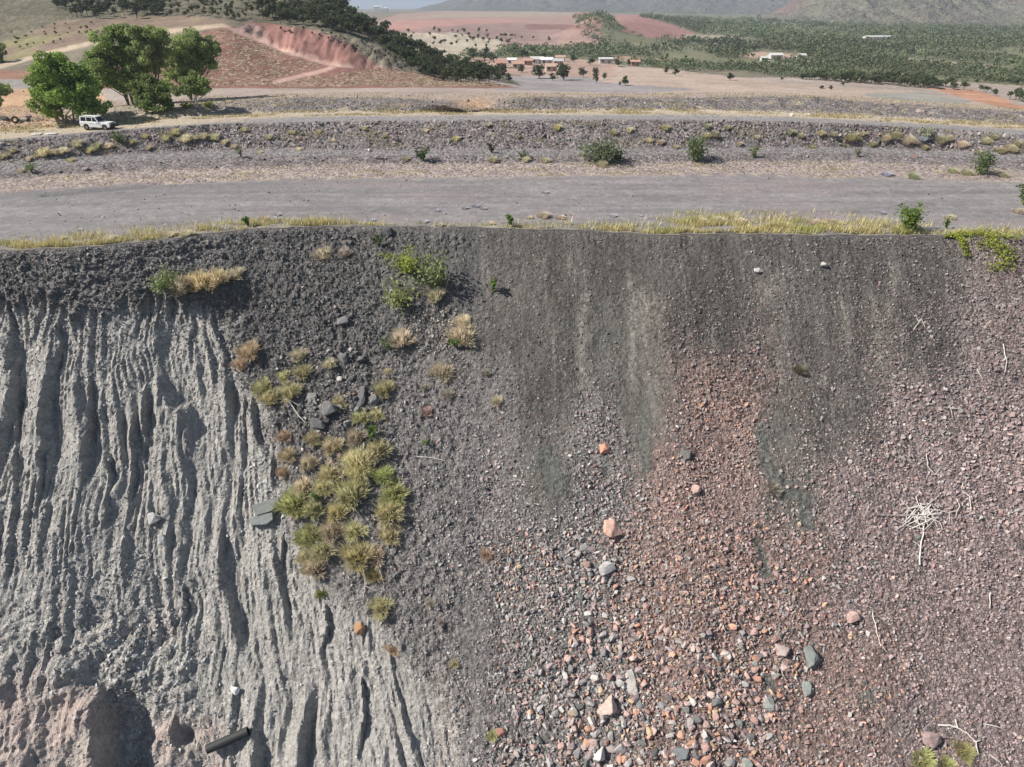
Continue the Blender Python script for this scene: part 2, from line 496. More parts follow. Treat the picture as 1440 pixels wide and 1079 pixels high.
# stones and ground colour of the wall: px, py, cover, stone size, ground colour, stone colours (grey, red, purple, orange, dark)
D_ = (.135, .128, .124); B_ = (.118, .109, .101); R_ = (.235, .172, .155); P_ = (.225, .180, .175); G_ = (.195, .182, .176); L_ = (.372, .358, .335); DG = (.145, .138, .126)
CTRL = [
 (750,360,.12,.15,B_,(6,0,1,0,2)), (880,370,.14,.15,B_,(6,0,1,0,2)), (1000,360,.14,.15,B_,(6,0,1,0,2)), (1150,360,.18,.16,B_,(6,0,1,0,2)), (1300,360,.22,.18,B_,(4,0,3,0,2)), (1430,370,.5,.2,P_,(2,1,5,0,2)),
 (720,450,.15,.16,B_,(5,1,1,0,2)), (850,470,.12,.15,DG,(5,0,1,0,2)), (1000,450,.30,.18,B_,(4,1,2,0,1)), (1150,470,.2,.16,B_,(5,1,2,0,1)), (1300,470,.45,.21,B_,(3,1,4,0,1)), (1420,480,.75,.25,P_,(2,1,6,0,1)),
 (700,570,.3,.18,G_,(5,1,2,0,2)), (775,560,.16,.17,B_,(5,1,1,0,1)), (840,610,.6,.26,G_,(6,2,1,0,1)), (895,570,.05,.14,DG,(5,0,0,0,2)), (910,630,.06,.14,DG,(5,0,0,0,2)), (1000,565,.8,.23,R_,(1,6,2,1,0)), (1045,600,.9,.25,R_,(1,5,1,2,0)),
 (1085,610,.14,.16,DG,(4,1,1,0,2)), (1180,580,.32,.19,B_,(4,1,3,0,1)), (1300,600,.75,.27,P_,(2,1,6,0,1)), (1420,620,.9,.3,P_,(1,1,7,0,0)),
 (640,650,.35,.19,G_,(6,0,1,0,2)), (700,700,.55,.21,G_,(6,1,1,0,1)), (775,680,.12,.16,DG,(5,0,0,0,2)), (835,700,.85,.3,G_,(5,2,1,0,1)), (960,700,.75,.27,R_,(1,6,2,1,0)), (1030,680,.55,.2,R_,(1,6,3,0,0)),
 (1110,700,.35,.25,DG,(2,3,2,0,1)), (1200,700,.65,.25,P_,(2,2,5,0,1)), (1350,720,.85,.28,P_,(1,1,7,0,0)),
 (620,780,.5,.19,G_,(6,0,1,0,2)), (720,800,.8,.3,G_,(6,2,1,1,1)), (830,800,.9,.36,G_,(7,2,1,0,1)), (960,800,.85,.3,R_,(2,5,2,2,1)), (1050,800,.85,.33,R_,(1,5,2,2,1)), (1200,830,.75,.27,P_,(2,3,4,0,1)), (1350,850,.8,.24,P_,(1,1,7,0,0)),
 (930,650,.45,.24,R_,(2,5,2,1,0)), (905,760,.7,.28,R_,(3,4,2,1,1)), (1120,790,.75,.28,R_,(2,4,3,1,1)), (1130,880,.8,.3,R_,(2,4,3,1,1)), (780,980,.95,.38,G_,(6,3,1,1,1)), (900,860,.9,.36,R_,(4,4,1,2,1)), (920,1000,.95,.42,R_,(4,4,1,2,1)),
 (650,900,.4,.19,G_,(6,0,1,0,2)), (750,900,.9,.34,G_,(6,2,1,0,1)), (850,930,.95,.42,G_,(6,3,1,1,1)), (960,920,.9,.36,R_,(3,4,2,2,1)), (1080,920,.85,.38,R_,(2,5,1,2,2)), (1200,950,.6,.26,R_,(2,4,3,1,1)), (1350,950,.75,.22,P_,(1,1,7,0,0)),
 (680,1010,.45,.22,G_,(6,1,1,0,2)), (740,1040,.85,.36,G_,(6,2,1,0,1)), (850,1040,.95,.46,G_,(6,3,1,1,1)), (1000,1040,.9,.42,R_,(3,4,1,2,1)), (1150,1040,.6,.32,R_,(2,4,2,1,1)), (1300,1040,.5,.25,P_,(2,2,4,1,1)), (1430,1000,.7,.22,P_,(1,1,7,0,0)),
 (850,1200,.95,.5,G_,(6,3,1,1,1)), (1150,1200,.6,.35,R_,(2,4,2,1,1)), (650,1200,.6,.35,G_,(6,1,1,0,1)),
 (350,380,.35,.2,D_,(2,0,0,0,6)), (480,380,.45,.22,D_,(2,0,0,0,6)), (400,450,.45,.24,D_,(2,0,0,0,6)), (480,470,.5,.3,D_,(2,0,0,0,6)), (480,590,.6,.34,D_,(2,1,0,0,6)), (570,430,.18,.18,D_,(4,0,0,0,4)), (640,400,.12,.15,D_,(4,0,0,0,4)),
 (600,560,.25,.18,G_,(5,0,0,0,3)), (590,650,.4,.19,G_,(5,1,1,0,3)), (400,640,.45,.24,D_,(4,1,0,0,4)), (470,820,.2,.2,G_,(6,0,0,0,2)), (580,850,.45,.19,G_,(6,1,0,0,2)), (600,920,.3,.19,G_,(6,0,0,0,2)),
 (50,380,.55,.2,D_,(2,0,0,0,6)), (200,380,.55,.2,D_,(2,0,0,0,6)), (120,410,.5,.2,D_,(2,0,0,0,6)),
 (60,600,.18,.15,L_,(1,0,0,0,0)), (200,560,.18,.15,L_,(1,0,0,0,0)), (150,720,.18,.15,L_,(1,0,0,0,0)), (280,760,.18,.15,L_,(1,0,0,0,0)), (180,830,.26,.24,L_,(1,0,0,0,0)), (120,860,.25,.24,L_,(1,0,0,0,0)), (190,910,.5,.32,L_,(1,0,0,0,0)), (250,880,.3,.28,L_,(1,0,0,0,0)),
 (60,900,.2,.25,L_,(1,0,0,0,0)), (360,900,.18,.15,L_,(1,0,0,0,0)), (450,1000,.18,.15,L_,(1,0,0,0,0)), (560,1000,.18,.15,L_,(1,0,0,0,0)), (60,1030,.05,.2,L_,(1,0,0,0,0)), (280,1010,.2,.22,L_,(1,0,0,0,0)), (380,1060,.1,.2,L_,(1,0,0,0,0)), (300,640,.18,.15,L_,(1,0,0,0,0)),
]
_c = np.array([[c[0], c[1]] for c in CTRL], float)
_cov = np.array([c[2] for c in CTRL]); _siz = np.array([c[3] for c in CTRL])
_gc = np.array([c[4] for c in CTRL]); _sc = np.array([c[5] for c in CTRL], float)
_sc /= _sc.sum(1, keepdims=True)

def zone(px, py, k=2.6):
    px, py = np.asarray(px, float).ravel(), np.asarray(py, float).ravel()
    cov = np.empty(len(px)); siz = np.empty(len(px)); gc = np.empty((len(px), 3)); scl = np.empty((len(px), 5))
    for i in range(0, len(px), 60000):
        e = slice(i, i + 60000)
        d2 = ((px[e, None] - _c[:, 0]) / 1.0) ** 2 + ((py[e, None] - _c[:, 1]) * 0.8) ** 2
        ww = 1 / (d2 + 300.0) ** (k / 1.3)
        ww /= ww.sum(1, keepdims=True)
        cov[e] = ww @ _cov; siz[e] = ww @ _siz; gc[e] = ww @ _gc; scl[e] = ww @ _sc
    return cov, siz, gc, scl

cov_, siz_, gcol, scw = zone(PXw + 10 * gnoise(U * 0.9, S * 0.9, 33), PYw)
C = gcol.reshape(U.shape + (3,))
# fine pale/dark runs down the slope on the right
strk = fbm(U * 0.75 + 0.25 * gnoise(U * 0.3, S * 0.2, 44), S * 0.045, 41, 4)
strk2 = fbm(U * 1.9, S * 0.16, 43, 3)
m_r = (1 - m_flute) * (1 - m_mid) * (1 - m_lgrav)
C = C * (1 + (0.26 * strk + 0.10 * strk2 + .5 * fbm(U * .16, S * .07, 42, 3))[..., None] * (m_r * sstep(720, 560, PY))[..., None])
pale = m_r * sstep(0.26, 0.52, strk2 + 0.4 * strk) * sstep(660, 520, PY) * sstep(2, 5, S)
C = lerp3(C, (.27, .255, .215), np.clip(pale * 0.45, 0, 1))
for line, wd in [([(822, 420), (820, 480), (812, 560), (805, 640)], 5), ([(885, 390), (888, 460), (890, 545)], 6), ([(1252, 370), (1255, 400), (1250, 450)], 6), ([(1235, 470), (1240, 500)], 5),
                 ([(900, 410), (912, 440)], 6), ([(1085, 390), (1080, 420)], 10)]:
    d = dist_poly(PX + 0.3 * wob, PY, line)
    C = lerp3(C, (.30, .285, .245), 0.75 * np.exp(-(d / wd) ** 2) * (0.6 + 0.6 * gnoise(U * 2, S * 1, 47)).clip(0, 1))
# grey-green fines lying in the chutes
for line, wd in [([(1068, 600), (1075, 640), (1100, 690), (1130, 700), (1135, 740)], 10), ([(1065, 760), (1075, 790), (1078, 805)], 9), ([(850, 640), (853, 665)], 7), ([(908, 590), (905, 620), (910, 660)], 9), ([(1082, 955), (1085, 965)], 10), ([(1045, 1000), (1050, 1015)], 10),
                 ([(770, 640), (790, 690)], 16), ([(1215, 985), (1230, 975)], 14)]:
    d = dist_poly(PX + 0.15 * wob, PY, line) + 7 * fbm(U * .9, S * .5, 49, 4)
    C = lerp3(C, (.135, .142, .130), sstep(wd * .95, wd * 0.6, d) * 0.8)
pn = fbm(U * 0.4, S * 0.3, 48, 4)
m_flc = sstep(40, -40, PXw + 14 * gnoise(U * .7, S * .4, 34) - flute_r) * sstep(-10, 12, PYw - flute_t)
C = lerp3(C, np.array(L_) * 1.0, m_flc)
C = C * (1 + 0.18 * pn * m_flute + 0.25 * (0.5 - r2) * 0)[..., None]
C = lerp3(C, (.44, .36, .325), m_clay * (0.45 + 0.55 * sstep(-0.25, 0.25, pn)))
pk = sstep(0.12, 0.45, fbm(U * 0.22, S * 0.22, 49, 3)) * m_flute * sstep(760, 900, PY) * sstep(360, 60, PX)
C = lerp3(C, (.42, .335, .31), pk * 0.6)
C = lerp3(C, (.33, .295, .275), sstep(40, 0, np.abs(PXw - 625)) * sstep(900, 1000, PY) * 0.7)
C = lerp3(C, (.185, .175, .168), np.clip(sstep(0, 1.0, S) * sstep(26, -24, PYw - flute_t) * sstep(360, 300, PXw), 0, 1) * 0.85)
C = C * (1 + 0.22 * fbm(U * 1.2, S * 1.2, 45, 3))[..., None]
C = np.clip(C, 0.02, 0.8)
PEB = np.clip(.30 + 1.1 * cov_.reshape(U.shape) + .5 * fbm(U * .5, S * .3, 46, 3), .15, 1) * (1 - .35 * m_flute * (1 - lump)) * (1 - .6 * m_clay)
wall_v = np.stack([WX, WY, WZ], -1).reshape(-1, 3)
o = link('pit_wall', mesh_np('pit_wall', wall_v, grid_faces(*U.shape), M_WALL, False, {'col': C.reshape(-1, 3), 'peb': PEB.ravel()}))
tag(o, kind='structure')
WPX, WPY, _ = project(WX, WY, WZ)

# ------------------------------------------------------------------ bench, embankment and the upper track
LINES = [  # heights at px 0, 250, 720, 1150, 1440, then the polyline in the photo
 ((.12, .12, .12, .12, .12), [(-200,276), (0,271), (90,265), (180,259), (250,257), (330,255), (480,251), (700,249), (850,247), (980,246), (1080,245), (1160,251), (1250,249), (1330,252), (1440,256), (1650,262)]),
 ((.45, .65, .75, .7, .5), [(-200,258), (0,253), (60,248), (130,243), (300,236), (480,231), (720,229), (960,228), (1200,226), (1330,232), (1440,240), (1650,246)]),
 ((.9, 1.3, 1.4, 1.3, .9), [(-200,250), (0,243), (60,238), (130,230), (300,221), (480,219), (720,219), (960,217), (1200,215), (1440,227), (1650,233)]),
 ((1.5, 1.5, 1.55, 1.5, 1.4), [(-200,236), (0,230), (60,226), (130,219), (300,211), (480,211), (720,211), (960,209), (1200,207), (1440,217), (1650,222)]),
 ((3.6, 4.5, 5.0, 4.8, 3.6), [(-200,208), (0,198), (120,187), (250,177), (330,173), (480,170), (720,168), (960,168), (1100,170), (1200,174), (1320,180), (1440,189), (1650,200)]),
 ((3.75, 4.6, 5.15, 4.95, 3.8), [(-200,190), (0,184), (120,176), (250,166), (330,161), (480,158), (720,157), (960,156), (1100,160), (1200,165), (1320,171), (1440,178), (1650,188)]),
 ((4.6, 5.7, 6.4, 6.1, 4.9), [(-200,172), (0,166), (120,160), (250,152), (330,145), (480,142), (560,144), (640,148), (720,142), (860,139), (960,141), (1040,140), (1150,141), (1250,147), (1320,152), (1440,162), (1650,172)]),
]
XN = np.arange(-128, 128.01, 0.30)
CRV, ZCRV = [], []
for z, pl in LINES:
    zl = np.interp([p[0] for p in pl], (0, 250, 720, 1150, 1440), z)
    lx, ly = on_plane([p[0] for p in pl], [p[1] for p in pl], zl)
    ZCRV.append(smooth1(np.interp(XN, lx, zl), 20))
    lx = np.concatenate([[-400], lx, [400]])
    ly = np.concatenate([[ly[0]], ly, [ly[-1]]])
    CRV.append(smooth1(np.interp(XN, lx, ly), 8) + 0.35 * fbm(XN * 0.16, 0 * XN + z[2] * 3.3, 101, 3))
YEND = 146.0

# ---- far terrain, first its height function: control points (px, py, depth y)
FC = []
def fc(px, *pairs):
    for d, py in pairs:
        FC.append((px, py, d))
fc(-260, (146,158), (165,125), (200,96), (240,62), (290,20), (350,-30), (450,-90), (700,-60), (1500,20), (5000,14), (60000,8))
fc(0, (146,152), (165,128), (185,113), (205,96), (214,90), (232,80), (260,52), (290,28), (340,-2), (450,-50), (700,-30), (1500,20), (5000,14), (60000,8))
fc(130, (146,143), (168,124), (186,112), (208,85), (226,62), (234,58), (262,40), (290,22), (340,-5), (450,-50), (700,-30), (1500,20), (5000,14))
fc(240, (146,138), (170,124), (190,112), (215,80), (245,48), (252,45), (275,28), (300,14), (340,-8), (440,-40), (700,-20), (1500,22), (5000,14), (60000,8))
fc(315, (146,134), (170,126), (192,118), (220,75), (248,38), (256,35), (266,28), (290,14), (330,-8), (430,-35), (700,0), (1500,25))
fc(400, (146,131), (170,125), (196,119), (220,92), (236,75), (243,71), (250,50), (262,34), (290,12), (325,-10), (400,-5), (550,30), (800,38), (1500,25), (5000,15), (60000,8))
fc(470, (146,130), (170,124), (198,118), (215,101), (224,94), (229,91), (236,72), (250,52), (275,28), (305,12), (345,20), (430,55), (600,50), (900,42), (1300,30), (1700,22), (5000,14))
fc(540, (146,130), (170,124), (200,119), (215,110), (226,101), (232,93), (245,78), (270,60), (300,48), (340,56), (430,66), (560,57), (700,46), (1000,32), (1300,26), (1700,20), (5000,13.5), (60000,8))
fc(620, (146,131), (175,124), (205,119), (230,113), (260,100), (300,84), (345,88), (430,82), (560,68), (680,58), (720,46), (1000,30), (1300,25), (1700,20), (5000,14))
fc(700, (146,131), (180,124), (215,119), (260,113), (310,108), (370,99), (430,88), (560,72), (650,64), (720,55), (800,42), (1000,32), (1300,26), (1700,20), (5000,14), (60000,8))
fc(790, (146,131), (190,126), (250,121), (300,113), (370,100), (430,90), (560,74), (660,64), (720,54), (850,40), (1000,32), (1300,26), (1700,20), (5000,14))
fc(835, (660,62), (720,34), (745,24), (800,30), (1000,34), (1300,27))
fc(880, (146,131), (190,127), (250,122), (300,113), (370,100), (430,91), (560,76), (640,68), (720,47), (780,38), (860,30), (1000,26), (1300,22), (1700,25), (5000,16), (60000,8))
fc(960, (146,131), (190,129), (240,125), (300,113), (370,100), (430,91), (560,75), (700,62), (840,53), (900,45), (1000,36), (1300,33), (1700,27), (5000,16))
fc(1060, (146,131), (190,131), (240,127), (300,114), (370,101), (430,92), (560,76), (720,60), (900,49), (1300,36), (1700,28), (2500,22), (5000,16), (60000,8))
fc(1200, (146,136), (190,140), (235,138), (270,125), (300,117), (370,102), (430,93), (560,77), (720,61), (900,51), (1300,38), (2500,24), (5000,16))
fc(1330, (146,145), (190,148), (220,145), (250,136), (300,120), (370,104), (430,95), (560,79), (900,53), (1300,40), (2500,26), (5000,16), (60000,8))
fc(1440, (146,154), (190,157), (225,152), (250,141), (300,124), (370,107), (560,81), (900,55), (1300,42), (2500,27), (5000,16))
fc(1680, (146,168), (190,168), (225,160), (300,130), (430,102), (900,58), (2500,29), (5000,17), (60000,8))
fca = np.array(FC, float)
_r = ray(fca[:, 0], fca[:, 1])
fa, fl, ft = _r[0] / _r[1], np.log(fca[:, 2]), _r[2] / _r[1]
KA = 2.6
def _phi(da, dl):
    return np.sqrt((da * KA) ** 2 + dl ** 2 + 0.0016)
_A = _phi(fa[:, None] - fa[None], fl[:, None] - fl[None])
n_ = len(fa)
_Q = np.stack([np.ones(n_), fa, fl], 1)
_M = np.block([[_A + 1e-4 * np.eye(n_), _Q], [_Q.T, np.zeros((3, 3))]])
_w = np.linalg.solve(_M, np.concatenate([ft, np.zeros(3)]))

def far_t(a, l):
    a, l = np.broadcast_arrays(a, l)
    sh = a.shape
    a, l = a.ravel(), l.ravel()
    out = np.empty(len(a))
    for i in range(0, len(a), 40000):
        e = slice(i, i + 40000)
        out[e] = _phi(a[e, None] - fa, l[e, None] - fl) @ _w[:n_] + _w[n_] + _w[n_ + 1] * a[e] + _w[n_ + 2] * l[e]
    return out.reshape(sh)

FA = np.linspace(-1.0, 1.0, 640)
FL = np.concatenate([np.linspace(math.log(YEND - 0.2), math.log(1800), 330), np.linspace(math.log(1800), math.log(60000), 60)[1:]])
FAg, FLg = np.meshgrid(FA, FL)
FT = far_t(FAg, FLg)
FY = np.exp(FLg)
FX = FAg * FY
FZ = CAMZ + FT * FY
# relief: hill roughness near, gullies on the cut and dump faces
hillm = sstep(720, 420, project(FX, FY, FZ)[0]) * sstep(150, 220, FY) * sstep(700, 400, FY)
FZ = FZ + hillm * (1.3 * fbm(FX * 0.05, FY * 0.05, 201, 4)) + 0.35 * fbm(FX * 0.12, FY * 0.12, 203, 3) * sstep(148, 175, FY) * sstep(1200, 400, FY)
fpx, fpy, _ = project(FX, FY, FZ)
cutm = in_poly(fpx, fpy, [(330, 38), (440, 44), (520, 62), (575, 92), (540, 99), (470, 91), (400, 70)]).astype(float)
FZ = FZ + cutm * (0.7 * (1 - np.abs(gnoise(FX * 0.28, FY * 0.03, 207)) * 2) + .7 * (1 - np.abs(gnoise(FX * 0.7, FY * 0.06, 208)) * 2) + .8 * fbm(FX * .25, FY * .25, 209, 3))
fpx, fpy, fdep = project(FX, FY, FZ)
FTg = (FZ - CAMZ) / FY

def far_z(x, y):
    """bilinear look-up of the far terrain"""
    x, y = np.asarray(x, float), np.asarray(y, float)
    l = np.log(np.maximum(y, YEND - 0.2))
    a = np.clip(x / np.maximum(y, YEND - 0.2), FA[0], FA[-1] - 1e-6)
    ia = np.clip(((a - FA[0]) / (FA[1] - FA[0])), 0, len(FA) - 1.001)
    il = np.clip(np.interp(l, FL, np.arange(len(FL))), 0, len(FL) - 1.001)
    i0, j0 = il.astype(int), ia.astype(int)
    fi, fj = il - i0, ia - j0
    t = (FTg[i0, j0] * (1 - fj) + FTg[i0, j0 + 1] * fj) * (1 - fi) + (FTg[i0 + 1, j0] * (1 - fj) + FTg[i0 + 1, j0 + 1] * fj) * fi
    return CAMZ + t * y

# ---- near ground rows
yc = crest_y(XN)
zend = far_z(XN, 0 * XN + YEND)
rows_y, rows_z, seg = [], [], []
def add_seg(y0, z0, y1, z1, n, sid, last=False):
    for k in range(n + (1 if last else 0)):
        t = k / n
        rows_y.append(y0 * (1 - t) + y1 * t); rows_z.append(z0 * (1 - t) + z1 * t); seg.append(np.full(len(XN), sid + t))
zz = ZCRV
add_seg(yc - 0.05, 0 * XN - 0.02, CRV[0], zz[0], 66, 0, True)
n_bench = len(rows_y)
add_seg(CRV[0] - 0.02, zz[0], CRV[1], zz[1], 26, 1)
add_seg(CRV[1], zz[1], CRV[2], zz[2], 12, 2)
add_seg(CRV[2], zz[2], CRV[3], zz[3], 8, 3)
add_seg(CRV[3], zz[3], CRV[4], zz[4], 50, 4)
add_seg(CRV[4], zz[4], CRV[5], zz[5], 26, 5)
add_seg(CRV[5], zz[5], CRV[6], zz[6], 24, 6)
add_seg(CRV[6], zz[6], np.full(len(XN), YEND), zend, 34, 7, True)
NYg, NZg, SG = np.array(rows_y), np.array(rows_z), np.array(seg)
NXg = np.broadcast_to(XN[None], NYg.shape).copy()
# relief per strip
rough = np.interp(SG, [0, 0.03, 0.06, 0.97, 1.0, 1.5, 2.0, 2.9, 3.0, 4.0, 4.2, 4.9, 5.0, 5.9, 6.1, 6.9, 7.0, 7.6, 8.0],
                  [.03, .06, .03, .03, .06, .10, .18, .22, .18, .2, .42, .34, .10, .10, .35, .45, .40, .3, .0])
NZ_ = NZg + rough * 0.75 * (fbm(NXg * 0.45, NYg * 0.45, 301, 4) + 0.45 * fbm(NXg * 1.3, NYg * 1.3, 303, 3))
NZ_ += 0.10 * fbm(NXg * 0.06, NYg * 0.10, 305, 3) * sstep(0.05, .2, SG) * sstep(1.1, .9, SG)
bank2 = sstep(6.2, 6.9, SG) * sstep(7.5, 7.0, SG)
NZ_ += bank2 * (1.0 * fbm(NXg * 0.13, NYg * 0.05, 307, 3) - 0.05)
npx, npy, _ = project(NXg, NYg, NZ_)
NZ_ -= 1.0 * np.exp(-((npx - 665) / 30.0) ** 2) * bank2
# gullied verge on the far side of the road, left
vg = np.exp(-(dist_poly(npx, npy, [(60, 275), (130, 268), (205, 262), (230, 257), (290, 254)]) / 2.2) ** 2)
NZ_ -= 0.25 * vg
npx, npy, _ = project(NXg, NYg, NZ_)
# colours
ROAD = np.array((.205, .194, .192)); STRAW = (.34, .29, .175); APR = (.27, .225, .21); BANK = (.162, .146, .143); TAN = (.42, .35, .26); OR = (.40, .26, .16)
n1 = fbm(NXg * 0.10, NYg * 0.35, 311, 4); n2 = fbm(NXg * 0.6, NYg * 0.6, 313, 4); n3 = fbm(NXg * 0.03, NYg * 0.9, 315, 3)
NC = np.broadcast_to(ROAD, NXg.shape + (3,)).copy()
NC *= (1 + 0.26 * n1 + 0.22 * n2 + 0.22 * n3 + .25 * fbm(NXg * 1.3, NYg * 1.6, 316, 3))[..., None]
NC = lerp3(NC, (.235, .195, .195), sstep(.05, .4, fbm(NXg * .05, NYg * .12, 317, 3)) * 0.6)
NC = lerp3(NC, (.11, .108, .11), vg * 0.8)
ed = sstep(.72, .95, SG + .25 * n1 + .1 * n2) * sstep(1.1, .98, SG)
NC = lerp3(NC, (.15, .145, .148), ed * sstep(700, 300, npx) * .7)
dk = sstep(.12, .4, fbm(NXg * .07, NYg * .22, 321, 3)) * sstep(1.0, .9, SG)
NC = lerp3(NC, (.16, .155, .158), dk * .5)
for yy in (262, 266, 273, 277, 284, 289, 296):
    NC = lerp3(NC, (.15, .145, .15), np.exp(-((npy - yy - 4 * gnoise(NXg * .02, 0 * NXg + yy, 318)) / 1.0) ** 2) * 0.45 * sstep(-.1, .3, fbm(NXg * .05, NYg * .2, 319, 2)))
NC = lerp3(NC, STRAW, sstep(0.11, 0.02, SG + 0.05 * n2) * sstep(-0.2, 0.3, n2 + 0.1 + 0.5 * n1) * 0.5)
NC = lerp3(NC, (.135, .127, .122), sstep(.022, .006, SG + .012 * n2))
a1 = sstep(0.93, 1.06, SG + 0.05 * n2)
NC = lerp3(NC, APR, a1)
NC = lerp3(NC, (.36, .31, .23), a1 * sstep(2.1, 1.8, SG) * sstep(0.0, 0.35, n2 + 0.5 * n1) * 0.6)
NC = lerp3(NC, BANK, sstep(1.85, 2.2, SG))
NC = lerp3(NC, (.26, .215, .205), sstep(1.85, 2.2, SG) * sstep(0.05, 0.4, n2) * 0.6)
NC = lerp3(NC, (.20, .19, .19), sstep(2.95, 3.1, SG) * sstep(4.1, 3.9, SG) * 0.8)
NC = lerp3(NC, (.235, .225, .222), sstep(4.9, 5.05, SG))
lefty = sstep(420, 250, npx)
NC = lerp3(NC, TAN, np.clip(sstep(5.35, 5.7, SG + 0.2 * n2) + lefty * sstep(5.02, 5.2, SG), 0, 1) * 0.85)
NC = lerp3(NC, (.165, .148, .145), sstep(6.05, 6.3, SG) * (1 - 0.7 * lefty) * sstep(-.5, .1, .35 - n2))
NC = lerp3(NC, (.34, .29, .19), sstep(6.1, 6.3, SG) * sstep(0.2, 0.5, n2 + .6 * n1) * 0.6)
NC = lerp3(NC, (.33, .27, .235), sstep(7.15, 7.5, SG))
NC = lerp3(NC, OR, sstep(112, 60, npx) * sstep(5.6, 6.4, SG) * (0.5 + 0.5 * sstep(-.2, .3, n2)))
NC = lerp3(NC, (.42, .28, .18), np.exp(-((npx - 668) / 26) ** 2 - ((npy - 147) / 8) ** 2) * 0.9)
NC = np.clip(NC, 0.02, 0.8)
nv = np.stack([NXg, NYg, NZ_], -1)
o = link('bench_road', mesh_np('bench_road', nv[:n_bench].reshape(-1, 3), grid_faces(n_bench, len(XN)), M_BENCH, True, {'col': NC[:n_bench].reshape(-1, 3), 'peb': np.clip(.35 + .8 * n2, .05, 1)[:n_bench].ravel()}))
tag(o, kind='structure')
o = link('embankment_ground', mesh_np('embankment_ground', nv[n_bench:].reshape(-1, 3), grid_faces(len(NYg) - n_bench, len(XN)), M_BANK, True, {'col': NC[n_bench:].reshape(-1, 3), 'peb': np.clip(np.interp(SG, [1, 1.1, 2, 4, 4.2, 4.9, 5, 6, 6.2, 7, 7.5], [.5, .6, .8, .7, 1, 1, .3, .2, .8, .8, .3]), 0, 1)[n_bench:].ravel()}))
tag(o, kind='structure')

# ---- far ground colours (zones of real ground colour, edges broken by noise)
qx = fpx + 9 * fbm(FX * 0.04, FY * 0.02, 401, 4) * sstep(3000, 300, FY) + 3 * gnoise(FAg * 160, FLg * 40, 403)
qy = fpy + 2.2 * fbm(FX * 0.05, FY * 0.02, 405, 4) * sstep(3000, 300, FY)
fn = fbm(FX * 0.05, FY * 0.03, 407, 4)
fnn = fbm(FAg * 260, FLg * 90, 409, 3)
FCOL = np.broadcast_to(np.array((.175, .155, .115)), FX.shape + (3,)).copy()
def paint(poly, col, k=1.0, extra=None, far=None):
    global FCOL
    m = in_poly(qx, qy, poly).astype(float) * k
    if extra is not None:
        m = m * extra
    if far is not None:
        m = m * ((FY > 380) if far else (FY < 430))
    FCOL = lerp3(FCOL, col, m)
paint([(-600, 300), (2000, 300), (2000, 112), (720, 108), (600, 112), (-600, 112)], (.31, .26, .225))
paint([(640, 95), (900, 92), (2000, 150), (2000, 8), (640, 8)], (.155, .155, .095), far=True)
paint([(900, 92), (2000, 150), (2000, 8), (900, 8)], (.155, .155, .095))
paint([(735, 97), (860, 90), (960, 100), (1100, 116), (1280, 129), (1440, 152), (1800, 190), (1800, 260), (1100, 143), (735, 128)], (.36, .285, .235))
paint([(700, 108), (820, 106), (850, 116), (980, 126), (900, 132), (700, 126)], (.26, .235, .235))
paint([(1215, 132), (1290, 130), (1370, 142), (1330, 150), (1240, 147)], (.22, .225, .20), .8)
paint([(1300, 124), (1370, 126), (1440, 150), (1500, 165), (1440, 158), (1330, 132)], (.40, .20, .12), .8)
paint([(655, 82), (760, 80), (865, 88), (865, 108), (760, 108), (655, 100)], (.34, .24, .195))
paint([(85, 125), (130, 96), (315, 35), (470, 90), (540, 95), (640, 112), (735, 124), (500, 124)], (.20, .105, .085))
speck = sstep(0.0, 0.3, gnoise(FX * 0.75, FY * 0.5, 411) + .4 * gnoise(FX * .1, FY * .1, 412))
paint([(85, 125), (130, 96), (315, 35), (470, 90), (540, 95), (640, 112), (735, 124), (500, 124)], (.34, .24, .18), .2, speck)
paint([(-200, 60), (0, 60), (90, 30), (260, 22), (330, 30), (240, 45), (130, 58), (0, 92), (-200, 130)], (.195, .145, .11), far=False)
paint([(-200, 60), (0, 60), (90, 30), (260, 22), (330, 30), (240, 45), (130, 58), (0, 92), (-200, 130)], (.19, .18, .09), .8, sstep(0, .3, fn), far=False)
paint([(-300, 60), (0, 58), (90, 28), (260, 22), (340, 30), (370, 36), (440, 40), (520, 58), (580, 92), (740, 122), (700, 104), (520, 30), (420, -80), (-300, -80)], (.105, .10, .068), far=False)
paint([(-300, 60), (0, 58), (90, 28), (260, 22), (340, 30), (370, 36), (440, 40), (520, 58), (580, 92), (740, 122), (700, 104), (520, 30), (420, -80), (-300, -80)], (.175, .15, .11), .8, sstep(.0, .35, fnn + .4 * fn), far=False)
paint([(322, 42), (350, 30), (440, 42), (490, 60), (525, 86), (540, 97), (470, 92), (400, 71)], (.225, .12, .103), far=False)
paint([(322, 42), (350, 30), (366, 38), (380, 62)], (.26, .19, .17), .8, far=False)
paint([(-100, 112), (0, 106), (100, 112), (130, 118), (0, 128), (-100, 132)], (.26, .24, .22))
paint([(-100, 100), (0, 98), (100, 100), (140, 90), (140, 112), (0, 113), (-100, 112)], (.24, .135, .10))
paint([(-200, 132), (0, 127), (125, 124), (150, 140), (150, 300), (-200, 300)], (.42, .28, .175))
for line, wd, c in [([(312, 36), (352, 52), (400, 72), (440, 84), (472, 93), (450, 101), (385, 116)], 3.0, (.46, .31, .26)), ([(-60, 118), (0, 94), (60, 77), (130, 60), (240, 44), (312, 36)], 3.5, (.42, .34, .255)), ([(472, 93), (560, 96)], 2.0, (.42, .30, .25))]:
    FCOL = lerp3(FCOL, c, sstep(wd * 1.2, wd * .6, dist_poly(fpx + 1.5 * fnn, fpy, line)) * .9)
